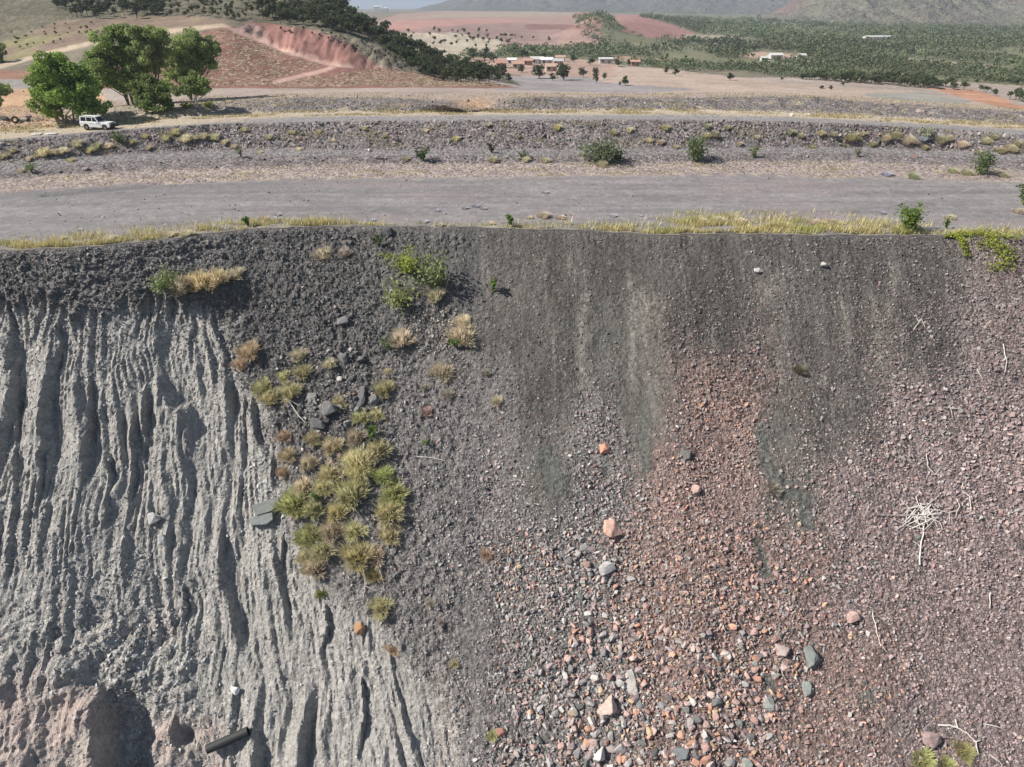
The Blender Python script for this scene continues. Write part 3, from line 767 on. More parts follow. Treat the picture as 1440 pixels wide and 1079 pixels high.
# red tailings flats, pale valley, dam wall
paint([(470, 62), (500, 40), (560, 20), (640, 14), (850, 14), (845, 62), (790, 78), (700, 66), (560, 52)], (.30, .205, .17), far=True)
paint([(520, 52), (500, 40), (620, 26), (760, 34), (840, 40), (840, 56), (700, 60), (560, 46)], (.255, .175, .155), far=True)
paint([(500, 40), (560, 30), (680, 26), (760, 30), (640, 36), (540, 46)], (.36, .205, .175), .9, far=True)
paint([(560, 26), (640, 18), (850, 15), (850, 22), (640, 25)], (.30, .24, .19), far=True)
paint([(740, 34), (840, 36), (830, 42), (740, 41)], (.20, .115, .10), far=True)
paint([(465, 66), (520, 48), (640, 46), (700, 56), (715, 66), (660, 84), (560, 88)], (.43, .37, .29), far=True)
paint([(465, 66), (520, 48), (640, 46), (700, 56), (715, 66), (660, 84), (560, 88)], (.20, .18, .12), .7, sstep(.05, .3, fnn), far=True)
paint([(862, 20), (900, 21), (955, 38), (992, 54), (975, 60), (930, 56), (880, 46)], (.30, .165, .148), far=True)
paint([(815, 12), (850, 16), (830, 30), (800, 24)], (.40, .21, .155), far=True)
for poly, c in [([(1030, 78), (1070, 72), (1130, 78), (1150, 88), (1080, 86)], (.40, .28, .22)), ([(960, 48), (1050, 52), (1040, 62), (960, 62)], (.30, .26, .20)), ([(1260, 82), (1340, 86), (1440, 96), (1440, 100), (1330, 90)], (.38, .30, .24)), ([(1250, 106), (1290, 110), (1280, 113), (1250, 109)], (.4, .28, .22)),
                ([(1180, 55), (1260, 57), (1240, 62), (1190, 60)], (.34, .28, .22)), ([(860, 78), (960, 84), (960, 90), (860, 86)], (.34, .24, .18))]:
    paint(poly, c, .85, far=True)
FCOL *= (1 + cutm * (.35 * gnoise(FX * .8, FY * .05, 416) + .3 * fbm(FX * .3, FY * .3, 417, 3)))[..., None]
FCOL *= (1 + 0.25 * fn + 0.22 * fnn + .22 * fbm(FX * .03, FY * .16, 415, 4) * sstep(900, 300, FY))[..., None]
FCOL = np.clip(FCOL, .02, .8)
o = link('terrain', mesh_np('terrain', np.stack([FX, FY, FZ], -1).reshape(-1, 3), grid_faces(*FX.shape), M_FAR, True, {'col': FCOL.reshape(-1, 3)}))
tag(o, kind='structure')

# ------------------------------------------------------------------ mountains beyond the plain
def mountain(name, y0, y1, prof, seed, amp, colA, colB):
    ma = np.linspace(-0.95, 0.95, 520)
    mt = np.linspace(0, 1, 90)
    MA, MT = np.meshgrid(ma, mt)
    My = y0 + (y1 - y0) * MT
    Mx = MA * My
    pxs = 720 + F * MA * (CP + 0.56 * SP)           # the column this azimuth shows in
    top = interp(pxs, prof)                          # ridge row in the photo
    zt = CAMZ + (ray(720 + 0 * top, top)[2] / ray(720 + 0 * top, top)[1]) * (y0 + 0.8 * (y1 - y0))
    zb = far_z(Mx, My) - 6
    p = np.where(MT < .8, sstep(0, 1, (MT / .8)) ** 1.25, 1 - sstep(.8, 1.05, MT))
    rn = 1 - np.abs(fbm(Mx * .0075, My * .0022, seed, 5, .62)) * 2.8
    cl = sstep(.45, .62, MT + .12 * fbm(Mx * .002, My * .002, seed + 3, 3))
    H = np.maximum(zt - zb, 0)
    Mz = zb + H * (p * .8 + .2 * cl * p) * (1 + amp * (rn - .5) * sstep(0.05, .5, MT)) + 0.12 * H * fbm(Mx * .022, My * .012, seed + 5, 4, .6)
    sh = fbm(Mx * .004, My * .004, seed + 7, 4)
    c = lerp3(np.broadcast_to(np.array(colA), Mx.shape + (3,)).copy(), colB, np.clip(cl * .8 + .4 * sh, 0, 1))
    c = lerp3(c, (.13, .14, .085), np.clip(sstep(.25, .0, MT) * .9 + .5 * sstep(.05, .3, fbm(Mx * .01, My * .006, seed + 9, 3)), 0, 1) * .8)
    o = link(name, mesh_np(name, np.stack([Mx, My, Mz], -1).reshape(-1, 3), grid_faces(*Mx.shape), M_MOUNT, True, {'col': np.clip(c, .02, .7).reshape(-1, 3)}))
    tag(o, kind='structure')
mountain('mountains', 1250, 2500, [(-400, 60), (1000, 60), (1060, 30), (1110, 10), (1150, -25), (1190, -60), (1260, -75), (1330, -50), (1385, -18), (1425, -8), (1480, -50), (1700, -70)], 501, .75, (.145, .132, .10), (.17, .112, .10))
mountain('far_mountains', 2500, 5600, [(-400, 30), (520, 30), (580, 14), (640, 2), (680, -14), (740, -8), (800, -26), (850, -12), (900, -6), (930, -30), (990, -45), (1040, -20), (1090, -34), (1150, -40), (1250, -20), (1700, -30)], 531, .6, (.115, .107, .088), (.12, .088, .082))

# ------------------------------------------------------------------ finding places
_near_p = np.stack([npx, npy], -1).reshape(-1, 2)
_near_v = nv.reshape(-1, 3)
_wall_p = np.stack([WPX, WPY], -1).reshape(-1, 2)

def hit_wall(px, py):
    return Vector(wall_v[np.argmin((_wall_p[:, 0] - px) ** 2 + (_wall_p[:, 1] - py) ** 2)])

def hit_near(px, py):
    d = (_near_p[:, 0] - px) ** 2 + (_near_p[:, 1] - py) ** 2
    i = np.argsort(d)[:6]
    return Vector(_near_v[i[np.argmin(_near_v[i, 1] * 0.0 + d[i])]])

def near_z(x, y):
    j = int(np.clip(round((x - XN[0]) / 0.30), 0, len(XN) - 1))
    return float(np.interp(y, NYg[:, j], NZ_[:, j]))

_rd = np.exp(np.linspace(math.log(YEND + .5), math.log(9000), 900))
def hit_far(px, py):
    r = ray(px, py)
    y = _rd
    x = r[0] / r[1] * y
    z = CAMZ + r[2] / r[1] * y
    g = far_z(x, y)
    b = np.nonzero(g >= z)[0]
    i = b[0] if len(b) else len(y) - 1
    return Vector((x[i], y[i], g[i]))

WN_R = Vector((0, -math.sin(A_R), math.cos(A_R)))
WD_R = Vector((0, -math.cos(A_R), -math.sin(A_R)))
def ppv(p):
    return float(project(p[0], p[1], p[2])[1] - project(p[0], p[1], p[2] + 1.0)[1])
def ppm(p):
    return F / (p.y * CP - (p.z - CAMZ) * SP)          # photo pixels per metre there

# ------------------------------------------------------------------ stones
def hull_rock(seed, n=9, flat=0.75):
    rg = random.Random(seed)
    bm = bmesh.new()
    ex = rg.uniform(2.2, 5.0)
    for _ in range(n):
        v = Vector((rg.gauss(0, 1), rg.gauss(0, 1), rg.gauss(0, 1)))
        q = (abs(v.x) ** ex + abs(v.y) ** ex + abs(v.z) ** ex) ** (1 / ex)
        v = v / q * rg.uniform(.8, 1.05)
        bm.verts.new(Vector((v.x * .5, v.y * .44, v.z * .5 * flat)))
    r = bmesh.ops.convex_hull(bm, input=bm.verts)
    junk = [e for e in r['geom_interior'] if isinstance(e, bmesh.types.BMVert)]
    bmesh.ops.delete(bm, geom=junk, context='VERTS')
    loose = [v for v in bm.verts if not v.link_faces]
    bmesh.ops.delete(bm, geom=loose, context='VERTS')
    bmesh.ops.triangulate(bm, faces=bm.faces)
    bm.verts.index_update()
    V = np.array([v.co[:] for v in bm.verts]); Fc = np.array([[v.index for v in f.verts] for f in bm.faces])
    bm.free()
    return V, Fc

SMALL = [hull_rock(900 + i, 8) for i in range(14)]

def euler_mats(a, b, c):
    ca, sa, cb, sb, cc, sc_ = np.cos(a), np.sin(a), np.cos(b), np.sin(b), np.cos(c), np.sin(c)
    R = np.empty((len(a), 3, 3))
    R[:, 0, 0] = cb * cc; R[:, 0, 1] = sa * sb * cc - ca * sc_; R[:, 0, 2] = ca * sb * cc + sa * sc_
    R[:, 1, 0] = cb * sc_; R[:, 1, 1] = sa * sb * sc_ + ca * cc; R[:, 1, 2] = ca * sb * sc_ - sa * cc
    R[:, 2, 0] = -sb; R[:, 2, 1] = sa * cb; R[:, 2, 2] = ca * cb
    return R

def stone_mesh(name, pos, size, col):
    n = len(pos)
    kinds = RNG.integers(0, len(SMALL), n)
    R = euler_mats(*(RNG.uniform(-math.pi, math.pi, (3, n))))
    st = size[:, None] * RNG.uniform(.75, 1.3, (n, 3))
    vv, ff, cc, base = [], [], [], 0
    for k in range(len(SMALL)):
        ix = np.nonzero(kinds == k)[0]
        if not len(ix): continue
        V, Fc = SMALL[k]
        v = np.einsum('nij,nkj->nki', R[ix], V[None] * st[ix][:, None, :]) + pos[ix][:, None, :]
        f = Fc[None] + (base + np.arange(len(ix)) * len(V))[:, None, None]
        vv.append(v.reshape(-1, 3)); ff.append(f.reshape(-1, 3)); cc.append(np.repeat(col[ix], len(V), 0))
        base += len(ix) * len(V)
    return mesh_np(name, np.concatenate(vv), np.concatenate(ff), M_STONE, False, {'col': np.concatenate(cc)})

PAL = [np.array([(.35, .333, .322), (.30, .284, .276), (.42, .40, .385), (.25, .238, .236), (.39, .34, .315), (.44, .42, .40)]),      # grey
       np.array([(.40, .265, .23), (.34, .235, .21), (.46, .34, .30), (.38, .29, .27), (.31, .205, .185)]),                      # red
       np.array([(.34, .27, .27), (.29, .225, .228), (.40, .335, .33), (.32, .245, .24)]),                                      # purple
       np.array([(.48, .30, .21), (.46, .345, .24), (.48, .27, .20)]),                                                         # orange
       np.array([(.17, .17, .172), (.14, .138, .14), (.21, .205, .20), (.16, .175, .165)])]                                     # dark

def stone_cols(w5):
    n = len(w5)
    cum = np.cumsum(w5, 1)
    k = (RNG.random(n)[:, None] * cum[:, -1:] > cum).sum(1).clip(0, 4)
    col = np.empty((n, 3))
    for q in range(5):
        ix = np.nonzero(k == q)[0]
        col[ix] = PAL[q][RNG.integers(0, len(PAL[q]), len(ix))]
    col *= RNG.uniform(.75, 1.25, (n, 1))
    return np.clip(col, .03, .56), k

# candidates over the wall
NCAND = 285000
ci = RNG.uniform(6, len(s) - 2, NCAND); cj = RNG.uniform(1, len(u) - 2, NCAND)
i0, j0 = ci.astype(int), cj.astype(int)
fi, fj = (ci - i0)[:, None], (cj - j0)[:, None]
G3 = np.stack([WX, WY, WZ], -1)
spos = (G3[i0, j0] * (1 - fj) + G3[i0, j0 + 1] * fj) * (1 - fi) + (G3[i0 + 1, j0] * (1 - fj) + G3[i0 + 1, j0 + 1] * fj) * fi
cpx, cpy, _ = project(spos[:, 0], spos[:, 1], spos[:, 2])
jx = 22 * fbm(spos[:, 0] * .25, spos[:, 2] * .25, 61, 3)
zc, zs, zg, zw = zone(cpx + jx, cpy)
clump = fbm(spos[:, 0] * .5, spos[:, 2] * .7, 67, 3)
zc = zc * (1 + 1.1 * clump)
chute = np.full(len(cpx), 1.0)
for line, wd in [([(1068, 600), (1075, 640), (1100, 690), (1130, 700), (1135, 740)], 9), ([(1065, 760), (1075, 790), (1078, 805)], 9), ([(850, 640), (853, 665)], 6), ([(910, 540), (905, 610), (910, 660)], 14), ([(880, 470), (890, 560)], 10), ([(770, 640), (790, 690)], 16), ([(1082, 955), (1085, 965)], 9)]:
    chute = np.minimum(chute, sstep(wd * .7, wd * 1.3, dist_poly(cpx + jx * .2, cpy, line)) + .04)
zc *= chute
dens = np.clip(zc, 0, 1.1) * .88 * np.clip((.27 / zs) ** 1.1, .5, 1.6) * (.86 + .40 * sstep(570, 690, cpy) * sstep(640, 700, cpx) * sstep(1180, 1050, cpx))
inview = (cpx > -130) & (cpx < 1570) & (cpy < 1210)
keep = (RNG.random(NCAND) < dens) & inview
spos, zs, zw, cpx, cpy, zc = spos[keep], zs[keep], zw[keep], cpx[keep], cpy[keep], zc[keep]
ssz = zs * np.exp(RNG.normal(-.20, .44, len(zs))) * .98
ssz = np.minimum(ssz, zs * 2.0) * np.interp(cpy, [700, 900], [1.0, .86])
fl_here = (np.interp(cpy, [330, 420, 470, 560, 640, 720, 790, 840, 880, 930, 1000, 1079, 1300], [220, 300, 312, 345, 385, 405, 420, 470, 540, 575, 625, 650, 690]) > cpx) & (cpy > 430)
scol, skind = stone_cols(zw)
scol[fl_here] = np.array((.42, .415, .405)) * RNG.uniform(.7, 1.25, (fl_here.sum(), 1))
scol *= np.interp(cpy, [330, 520, 640], [.68, .75, 1.0])[:, None]
print('wall stones', len(spos))
sp2 = spos.copy()
sp2[:, 1] -= .10 * ssz * math.sin(A_R); sp2[:, 2] += .10 * ssz * math.cos(A_R)

# the largest 290 in view become objects of their own
vis = (cpx > 0) & (cpx < 1440) & (cpy < 1079)
order = np.argsort(-(ssz * vis))[:270]
isbig = np.zeros(len(ssz), bool); isbig[order] = True
o = link('rubble', stone_mesh('rubble', sp2[~isbig], ssz[~isbig], scol[~isbig]))
tag(o, 'loose angular grey, red and purple rubble covering the pit wall', 'rubble', kind='stuff')

BIGM = []
for i in range(12):
    V, Fc = hull_rock(50 + i, 26, .75)
    BIGM.append(mesh_np('rock', V, Fc, M_ROCK))
def boulder_mesh(seed):
    V, Fc = hull_rock(seed, 16, .8)
    bm = bmesh.new()
    vs_ = [bm.verts.new(q) for q in V]
    for f_ in Fc: bm.faces.new([vs_[i] for i in f_])
    bmesh.ops.recalc_face_normals(bm, faces=bm.faces)
    bmesh.ops.bevel(bm, geom=bm.edges, offset=.045, segments=2, affect='EDGES', profile=.6)
    bmesh.ops.triangulate(bm, faces=bm.faces)
    bmesh.ops.subdivide_edges(bm, edges=[e for e in bm.edges if e.calc_length() > .16], cuts=1)
    for v_ in bm.verts:
        c_ = v_.co
        n_1 = float(gnoise(c_.x * 4 + seed, c_.y * 4 + c_.z * 3.1, 3)) * .035 + float(gnoise(c_.x * 11 + seed, c_.y * 9 + c_.z * 8, 4)) * .018
        v_.co = c_ * (1 + n_1 * 2)
    bmesh.ops.triangulate(bm, faces=bm.faces)
    me = bpy.data.meshes.new('boulder'); bm.to_mesh(me); bm.free()
    me.materials.append(M_ROCK)
    return me
BOULD = [boulder_mesh(60 + i) for i in range(12)]
def rock(p, size, col, label, group=None, rot=None, cat='rock', name='rock', k=None, sink=.12, n=WN_R):
    o = link(name, (BOULD if name == 'boulder' else BIGM)[random.randrange(12) if k is None else k])
    o.location = Vector(p) + n * (size[2] * .5 * (.55 - sink))
    o.scale = size
    o.rotation_euler = rot if rot is not None else (math.radians(40) + random.uniform(-.3, .3), random.uniform(-.3, .3), random.uniform(-3, 3))
    o.color = (*col, 1)
    return tag(o, label, cat, group)

NAMEC = ['grey', 'red-brown', 'purple-grey', 'orange', 'dark grey']
def where(px, py):
    if py < 470: return 'near the top of the wall'
    if px < 640:
        if py > 800 and px < 420: return 'at the lower left of the fluted wall'
        return 'in the dark tussock strip'
    if py > 860:
        row = 'on the bottom edge' if py > 1020 else ('near the pinkish beige boulder' if py > 930 and px < 940 else 'in the lower rubble')
        colm = 'left of the pinkish beige boulder' if px < 820 else ('below the middle of the slope' if px < 960 else ('by the square dark block' if px < 1160 else 'towards the lower right corner'))
        return row + ', ' + colm if 'pinkish' not in row else row
    if px < 900: return 'in the grey rubble around the big pink-orange boulder' if py > 690 else 'at the top of the grey rubble left of centre'
    if px < 1130: return 'in the upper red rubble chute' if py < 720 else 'in the lower red rubble chute'
    return ('in the purple scree around the dead bush' if px > 1230 and 640 < py < 800 else ('high in the purple scree on the right' if py < 650 else 'low in the purple scree on the right'))
for q in order:
    c = NAMEC[skind[q]] if not fl_here[q] else 'pale grey'
    wh = where(cpx[q], cpy[q])
    big = 'large' if ssz[q] > .78 else ('mid-sized' if ssz[q] > .62 else 'smaller')
    z_ = float(ssz[q])
    rock(spos[q], (z_ * random.uniform(.9, 1.25), z_ * random.uniform(.8, 1.1), z_ * random.uniform(.6, .9)), scol[q],
         f'{big} angular {c} rock {wh}', f'{big} {c} rocks {wh}')

# rocks one can point at
for (px, py, wpx, hpx, th, col, lab, k) in [
    (861, 744, 30, 27, .7, (.50, .33, .27), 'big rounded pink-orange boulder in the middle of the grey rubble', 0),
    (853, 993, 28, 26, .8, (.50, .385, .335), 'pinkish beige boulder near the bottom edge, centre', 1),
    (887, 960, 15, 34, .5, (.44, .41, .38), 'upright beige slab above the pinkish boulder at the bottom', 2),
    (853, 800, 22, 18, .8, (.36, .35, .35), 'grey block just below the big pink-orange boulder', 3),
    (1140, 922, 24, 28, .8, (.20, .215, .205), 'square dark green-grey block in the red rubble', 4),
    (1098, 916, 20, 17, .8, (.38, .31, .29), 'rounded pinkish grey rock left of the square dark block', 5),
    (508, 560, 15, 42, .6, (.125, .12, .12), 'upright dark slab standing among the tussocks', 6),
    (527, 563, 15, 17, .8, (.16, .155, .155), 'dark rounded stone leaning beside the upright slab', 7),
    (463, 577, 22, 22, .8, (.17, .165, .165), 'dark angular boulder left of the upright slab', 8),
    (448, 597, 26, 16, .8, (.13, .128, .13), 'flat dark boulder below the angular dark boulder', 9),
    (484, 505, 14, 14, .8, (.16, .155, .155), 'dark block above the tussocks, right of two dark blocks', 10),
    (510, 508, 14, 14, .8, (.15, .145, .145), 'dark block above the upright slab', 11),
    (440, 560, 16, 12, .7, (.22, .215, .21), 'light grey stone beside the bleached branch', 2),
    (482, 452, 16, 13, .7, (.22, .215, .215), 'flat grey stone on the dark soil above the tussocks', 3),
    (850, 632, 15, 14, .8, (.52, .265, .185), 'bright orange rock at the top of the grey rubble', 4),
    (965, 639, 13, 16, .8, (.14, .135, .13), 'dark round rock at the top of the red chute', 5),
    (978, 688, 15, 15, .8, (.44, .31, .275), 'pink rock in the red chute below the dark round rock', 6),
    (505, 885, 16, 18, .7, (.36, .21, .115), 'rusty orange rock perched at the right edge of the flutes', 7),
    (218, 730, 17, 17, .9, (.43, .425, .41), 'pale boulder lodged in a flute, upper of two', 8),
    (229, 759, 13, 16, .9, (.40, .395, .385), 'pale boulder lodged in a flute, lower of two', 9),
    (331, 971, 11, 11, .8, (.75, .74, .72), 'small white rock on the lower left wall', 10),
    (1158, 375, 11, 12, .8, (.44, .42, .39), 'pale round rock high on the right of the wall', 11),
    (1067, 381, 16, 9, .7, (.46, .44, .42), 'pale flat rock high on the dark slope', 0),
    (841, 1060, 20, 20, .8, (.56, .53, .49), 'whitish block on the bottom edge of the frame', 1),
    (1197, 870, 16, 16, .8, (.43, .30, .265), 'pink rock beside the lone long twig', 3),
    (1008, 985, 17, 15, .8, (.15, .15, .155), 'dark grey rounded rock in the bottom rubble', 4),
    (957, 1060, 22, 18, .8, (.17, .18, .19), 'dark blue-grey rock on the bottom edge', 5),
    (1080, 990, 16, 18, .8, (.27, .28, .265), 'greenish grey rock left of the dark soil patch', 2),
    (1133, 968, 16, 22, .6, (.24, .265, .25), 'slanting green-grey slab below the square dark block', 6),
    (705, 1030, 16, 12, .8, (.30, .16, .12), 'dark red rock beside the tussock at the bottom', 7),
    (1310, 1040, 24, 20, .8, (.30, .22, .215), 'brown block at the lower right beside bleached branch', 8),
    (1050, 1075, 20, 18, .8, (.30, .31, .29), 'green-grey block in the bottom right rubble', 9),
    (545, 328, 16, 12, .9, (.09, .09, .09), 'dark clod overhanging the wall crest', 10)]:
    p = hit_wall(px, py)
    m = ppm(p)
    wv, hv = wpx / m, hpx / m
    rock(p, (wv * 1.15, hv * 1.3, min(wv, hv) * 1.15 * th + .15), col, lab, k=k, rot=(math.radians(40), random.uniform(-.15, .15), random.uniform(-.25, .25)), sink=.2, name='boulder', cat='boulder')

# the greenish slab: two thick broken plates one over the other
def plate(px_poly, th, col, lab, lift=.1):
    pts = [hit_wall(*q) for q in px_poly]
    cen = sum(pts, Vector()) / len(pts)
    bm = bmesh.new()
    flat = [cen + (q - cen) - WN_R * (q - cen).dot(WN_R) for q in pts]
    top = [bm.verts.new(q - cen + WN_R * (lift + th * .5 + random.uniform(-.06, .06))) for q in flat]
    bot = [bm.verts.new((q - cen) * .92 + WN_R * (lift - th)) for q in flat]
    bm.faces.new(top); bm.faces.new(bot[::-1])
    for i in range(len(top)):
        j = (i + 1) % len(top)
        bm.faces.new((top[i], bot[i], bot[j], top[j]))
    bmesh.ops.recalc_face_normals(bm, faces=bm.faces)
    bmesh.ops.bevel(bm, geom=bm.edges, offset=.05, segments=1, affect='EDGES')
    me = bpy.data.meshes.new('slab'); bm.to_mesh(me); bm.free()
    me.materials.append(M_ROCK)
    o = link('slab', me, loc=cen)
    o.color = (*col, 1)
    return tag(o, lab, 'slab')
plate([(358, 712), (372, 706), (394, 700), (396, 712), (384, 722), (364, 727)], .5, (.19, .205, .195), 'upper dark green slab at the edge of the flutes', .35)
plate([(353, 731), (362, 727), (386, 722), (387, 732), (378, 739), (355, 740)], .5, (.21, .225, .215), 'lower dark green slab at the edge of the flutes', .3)

# embankment stones
def near_pick(n, s0, s1, seed=0):
    fr = [np.nonzero((SG[:, 0] >= s0) & (SG[:, 0] < s1))[0]][0]
    ii = RNG.integers(fr[0], fr[-1], n); jj = RNG.integers(30, len(XN) - 30, n)
    t1, t2 = RNG.random(n)[:, None], RNG.random(n)[:, None]
    p = nv[ii, jj] * (1 - t1) * (1 - t2) + nv[np.minimum(ii + 1, len(nv) - 1), jj] * t1 * (1 - t2) + nv[ii, jj + 1] * (1 - t1) * t2 + nv[np.minimum(ii + 1, len(nv) - 1), jj + 1] * t1 * t2
    a, b, _ = project(p[:, 0], p[:, 1], p[:, 2])
    k = (a > -60) & (a < 1500)
    return p[k], a[k], b[k]
ep, es, ec = [], [], []
for (n, s0, s1, sz, W5, cl) in [(6200, 4.05, 4.98, .30, (5, 1, 3, 0, 2), 1.0), (900, 2.0, 3.0, .26, (4, 1, 3, 0, 3), .5), (1600, 1.05, 2.0, .15, (5, 2, 3, 0, 0), .5), (2300, 6.05, 7.3, .27, (4, 1, 3, 0, 2), 1.2), (2600, .03, .97, .13, (5, 1, 2, 0, 2), 1.2), (500, 5.05, 6.0, .15, (4, 1, 3, 0, 2), 1.0), (900, 7.2, 7.8, .2, (4, 1, 3, 0, 1), 1.0)]:
    p, a, b = near_pick(n * 2, s0, s1)
    kk = RNG.random(len(p)) < np.clip(.5 + cl * fbm(p[:, 0] * .12, p[:, 1] * .3, 77, 3), .05, 1)
    p = p[kk]
    z = sz * np.exp(RNG.normal(-.1, .45, len(p)))
    c, _ = stone_cols(np.tile(np.array(W5, float), (len(p), 1)))
    ep.append(p + np.array([0, 0, .15 * sz])); es.append(z); ec.append(c * .72)
ep, es, ec = np.concatenate(ep), np.concatenate(es), np.concatenate(ec)
o = link('embankment_stones', stone_mesh('embankment_stones', ep, es, ec))
tag(o, 'scattered grey and purplish stones on the embankment and bench', 'stones', kind='stuff')
print('near stones', len(ep))
#@@PART2
# ------------------------------------------------------------------ grass and plants
def quat_up(n):
    return Vector(n).to_track_quat('Z', 'Y')

def tussock_mesh(seed, n=820):
    """a fuzzy mound: fine blades rooted over the whole footprint, leaning outwards"""
    rg = np.random.default_rng(seed)
    az = rg.uniform(0, 2 * math.pi, n)
    rr = np.sqrt(rg.random(n)) * .72 * (1 + .22 * np.sin(az * 3 + seed) + .12 * np.sin(az * 5 + 2 * seed))
    lean = rr * .9 + rg.normal(0, .22, n)
    base = np.stack([np.cos(az) * rr * .8, np.sin(az) * rr * .8, -.08 + 0 * rr], 1)
    hgt = (1.0 - .55 * rr) * rg.uniform(.55, 1.1, n)
    az2 = az + rg.normal(0, .5, n)
    tip = base + np.stack([np.cos(az2) * lean * .55, np.sin(az2) * lean * .55, hgt], 1)
    side = np.stack([-np.sin(az2), np.cos(az2), 0 * az], 1)
    mid = base * .45 + tip * .55 + np.array([0, 0, .08])
    w_ = rg.uniform(.010, .023, (n, 1))
    v = np.stack([base - side * w_, base + side * w_, mid + side * w_ * .9, tip, mid - side * w_ * .9], 1)
    i = np.arange(n)[:, None] * 5
    f = np.concatenate([i + np.array([0, 1, 2]), i + np.array([0, 2, 4]), i + np.array([4, 2, 3])])
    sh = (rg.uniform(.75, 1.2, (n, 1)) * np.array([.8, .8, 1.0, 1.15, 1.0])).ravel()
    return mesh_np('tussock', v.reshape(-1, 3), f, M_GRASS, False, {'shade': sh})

TUS = [tussock_mesh(40 + i) for i in range(6)]
ORD = lambda n: f'{n}' + ('th' if 10 <= n % 100 <= 20 else {1: 'st', 2: 'nd', 3: 'rd'}.get(n % 10, 'th'))
OLIVE = (.52, .49, .245); STRAWC = (.63, .57, .36); PALE = (.50, .45, .32); BROWN = (.50, .41, .24); GREENY = (.30, .34, .09); SILV = (.50, .51, .45)

def tussock(p, wpx, col, label, group, up, squash=.8, name='tussock'):
    r = wpx / ppm(p) * .5 * 1.12
    o = link(name, TUS[random.randrange(len(TUS))])
    o.location = p
    q = quat_up(up) @ Euler((0, 0, random.uniform(-3, 3))).to_quaternion()
    o.rotation_mode = 'QUATERNION'
    o.rotation_quaternion = q
    o.scale = (r * random.uniform(.92, 1.1), r * random.uniform(.92, 1.1), r * squash * random.uniform(.9, 1.15))
    j = random.uniform(1.0, 1.32)
    o.color = (col[0] * j, col[1] * j * random.uniform(.95, 1.04), col[2] * j * 1.22, 1)
    return tag(o, label, 'grass tussock', group)

UPW = Vector((0, -.45, .9))
WALL_T = [  # px, py, width, colour, label
 (565, 470, 36, STRAWC, 'round straw tussock below the leafy plants, left of the dead litter'), (650, 464, 42, STRAWC, 'largest golden tussock right of the dead litter'), (651, 447, 26, STRAWC, 'small golden tussock touching the top of the largest one'),
 (622, 513, 38, STRAWC, 'straw tussock on bare dark soil below the dead litter'), (540, 541, 30, OLIVE, 'olive tussock just above and right of the upright dark slab'), (545, 520, 15, STRAWC, 'tiny straw tussock above the olive one by the slab'),
 (421, 494, 26, STRAWC, 'straw tussock left of the dark blocks, higher of two'), (426, 517, 28, OLIVE, 'olive tussock left of the dark blocks, lower of two'), (350, 488, 32, BROWN, 'brownish tussock at the upper left of the dark strip'), (338, 507, 24, BROWN, 'brownish tussock at the top right edge of the flutes'),
 (368, 537, 30, OLIVE, 'olive tussock left of the bleached branch, upper of three'), (380, 552, 30, OLIVE, 'olive tussock touching the bleached branch'), (410, 545, 34, OLIVE, 'wide olive tussock above the bleached branch'), (463, 508, 20, STRAWC, 'straw tussock between two dark blocks'), (400, 525, 22, OLIVE, 'olive tussock between the straw ones and the bleached branch'),
 (475, 562, 26, OLIVE, 'olive tussock just left of the angular dark boulder'), (507, 582, 28, OLIVE, 'olive tussock at the foot of the upright dark slab'), (528, 578, 24, OLIVE, 'olive tussock at the foot of the rounded dark stone'),
 (440, 610, 26, OLIVE, 'olive tussock just below the flat dark boulder'), (400, 608, 22, BROWN, 'brownish tussock alone left of the dense tussock patch'), (405, 636, 24, BROWN, 'brownish tussock at the upper left of the dense patch'), (398, 660, 22, BROWN, 'brownish tussock on the left rim of the dense patch'),
 (455, 353, 28, STRAWC, 'straw tussock near the crest, left of a pair'), (484, 351, 20, PALE, 'pale tussock near the crest, right of a pair'), (613, 411, 28, STRAWC, 'yellow tussock at the foot of the grey-green leafy plant'),
 (683, 521, 15, PALE, 'pale small tussock at the right of the dark strip, upper'), (699, 560, 19, STRAWC, 'straw small tussock at the right of the dark strip, lower'), (597, 540, 14, PALE, 'pale dry tuft below the straw tussock on bare soil, left'), (630, 550, 20, PALE, 'pale dry tuft below the straw tussock on bare soil, right'), (600, 575, 18, (.52, .40, .30), 'pinkish dry tuft right of the upright slab'),
 (1087, 681, 26, PALE, 'lone pale tussock in the grey-green chute on the right'), (683, 775, 20, (.48, .38, .24), 'tan dry tuft at the left of the grey rubble'), (640, 930, 14, OLIVE, 'small olive tuft at the right edge of the lower flutes'), (693, 1031, 17, OLIVE, 'small olive tussock next to the dark red rock at the bottom'),
 (535, 846, 36, OLIVE, 'olive tussock below the dense patch beside a pale stone'), (451, 831, 17, GREENY, 'small green tuft at the top of the lower flutes'), (552, 906, 22, BROWN, 'brown tuft below the rusty orange rock'), (605, 845, 14, PALE, 'tiny pale tuft right of the lowest olive tussock'), (620, 872, 12, PALE, 'tiny pale tuft at the right above the lower flutes'),
 (1122, 515, 20, (.26, .23, .14), 'faint brown tuft alone on the bare right slope'),
 (252, 395, 40, STRAWC, 'straw clump leftmost in the row on the upper left mound'), (278, 389, 44, (.64, .57, .29), 'golden clump second in the row on the upper left mound'), (304, 385, 38, (.62, .56, .30), 'golden clump third in the row on the upper left mound'), (330, 380, 28, STRAWC, 'straw clump rightmost in the row on the upper left mound'),
 (1300, 1062, 34, (.56, .56, .24), 'yellow-green grass patch at the bottom right, left of two'), (1355, 1048, 30, (.56, .56, .24), 'yellow-green grass patch under the bleached branch, bottom right'),
 (1330, 1068, 22, (.54, .54, .24), 'small yellow-green grass patch between two others, bottom right'),
]
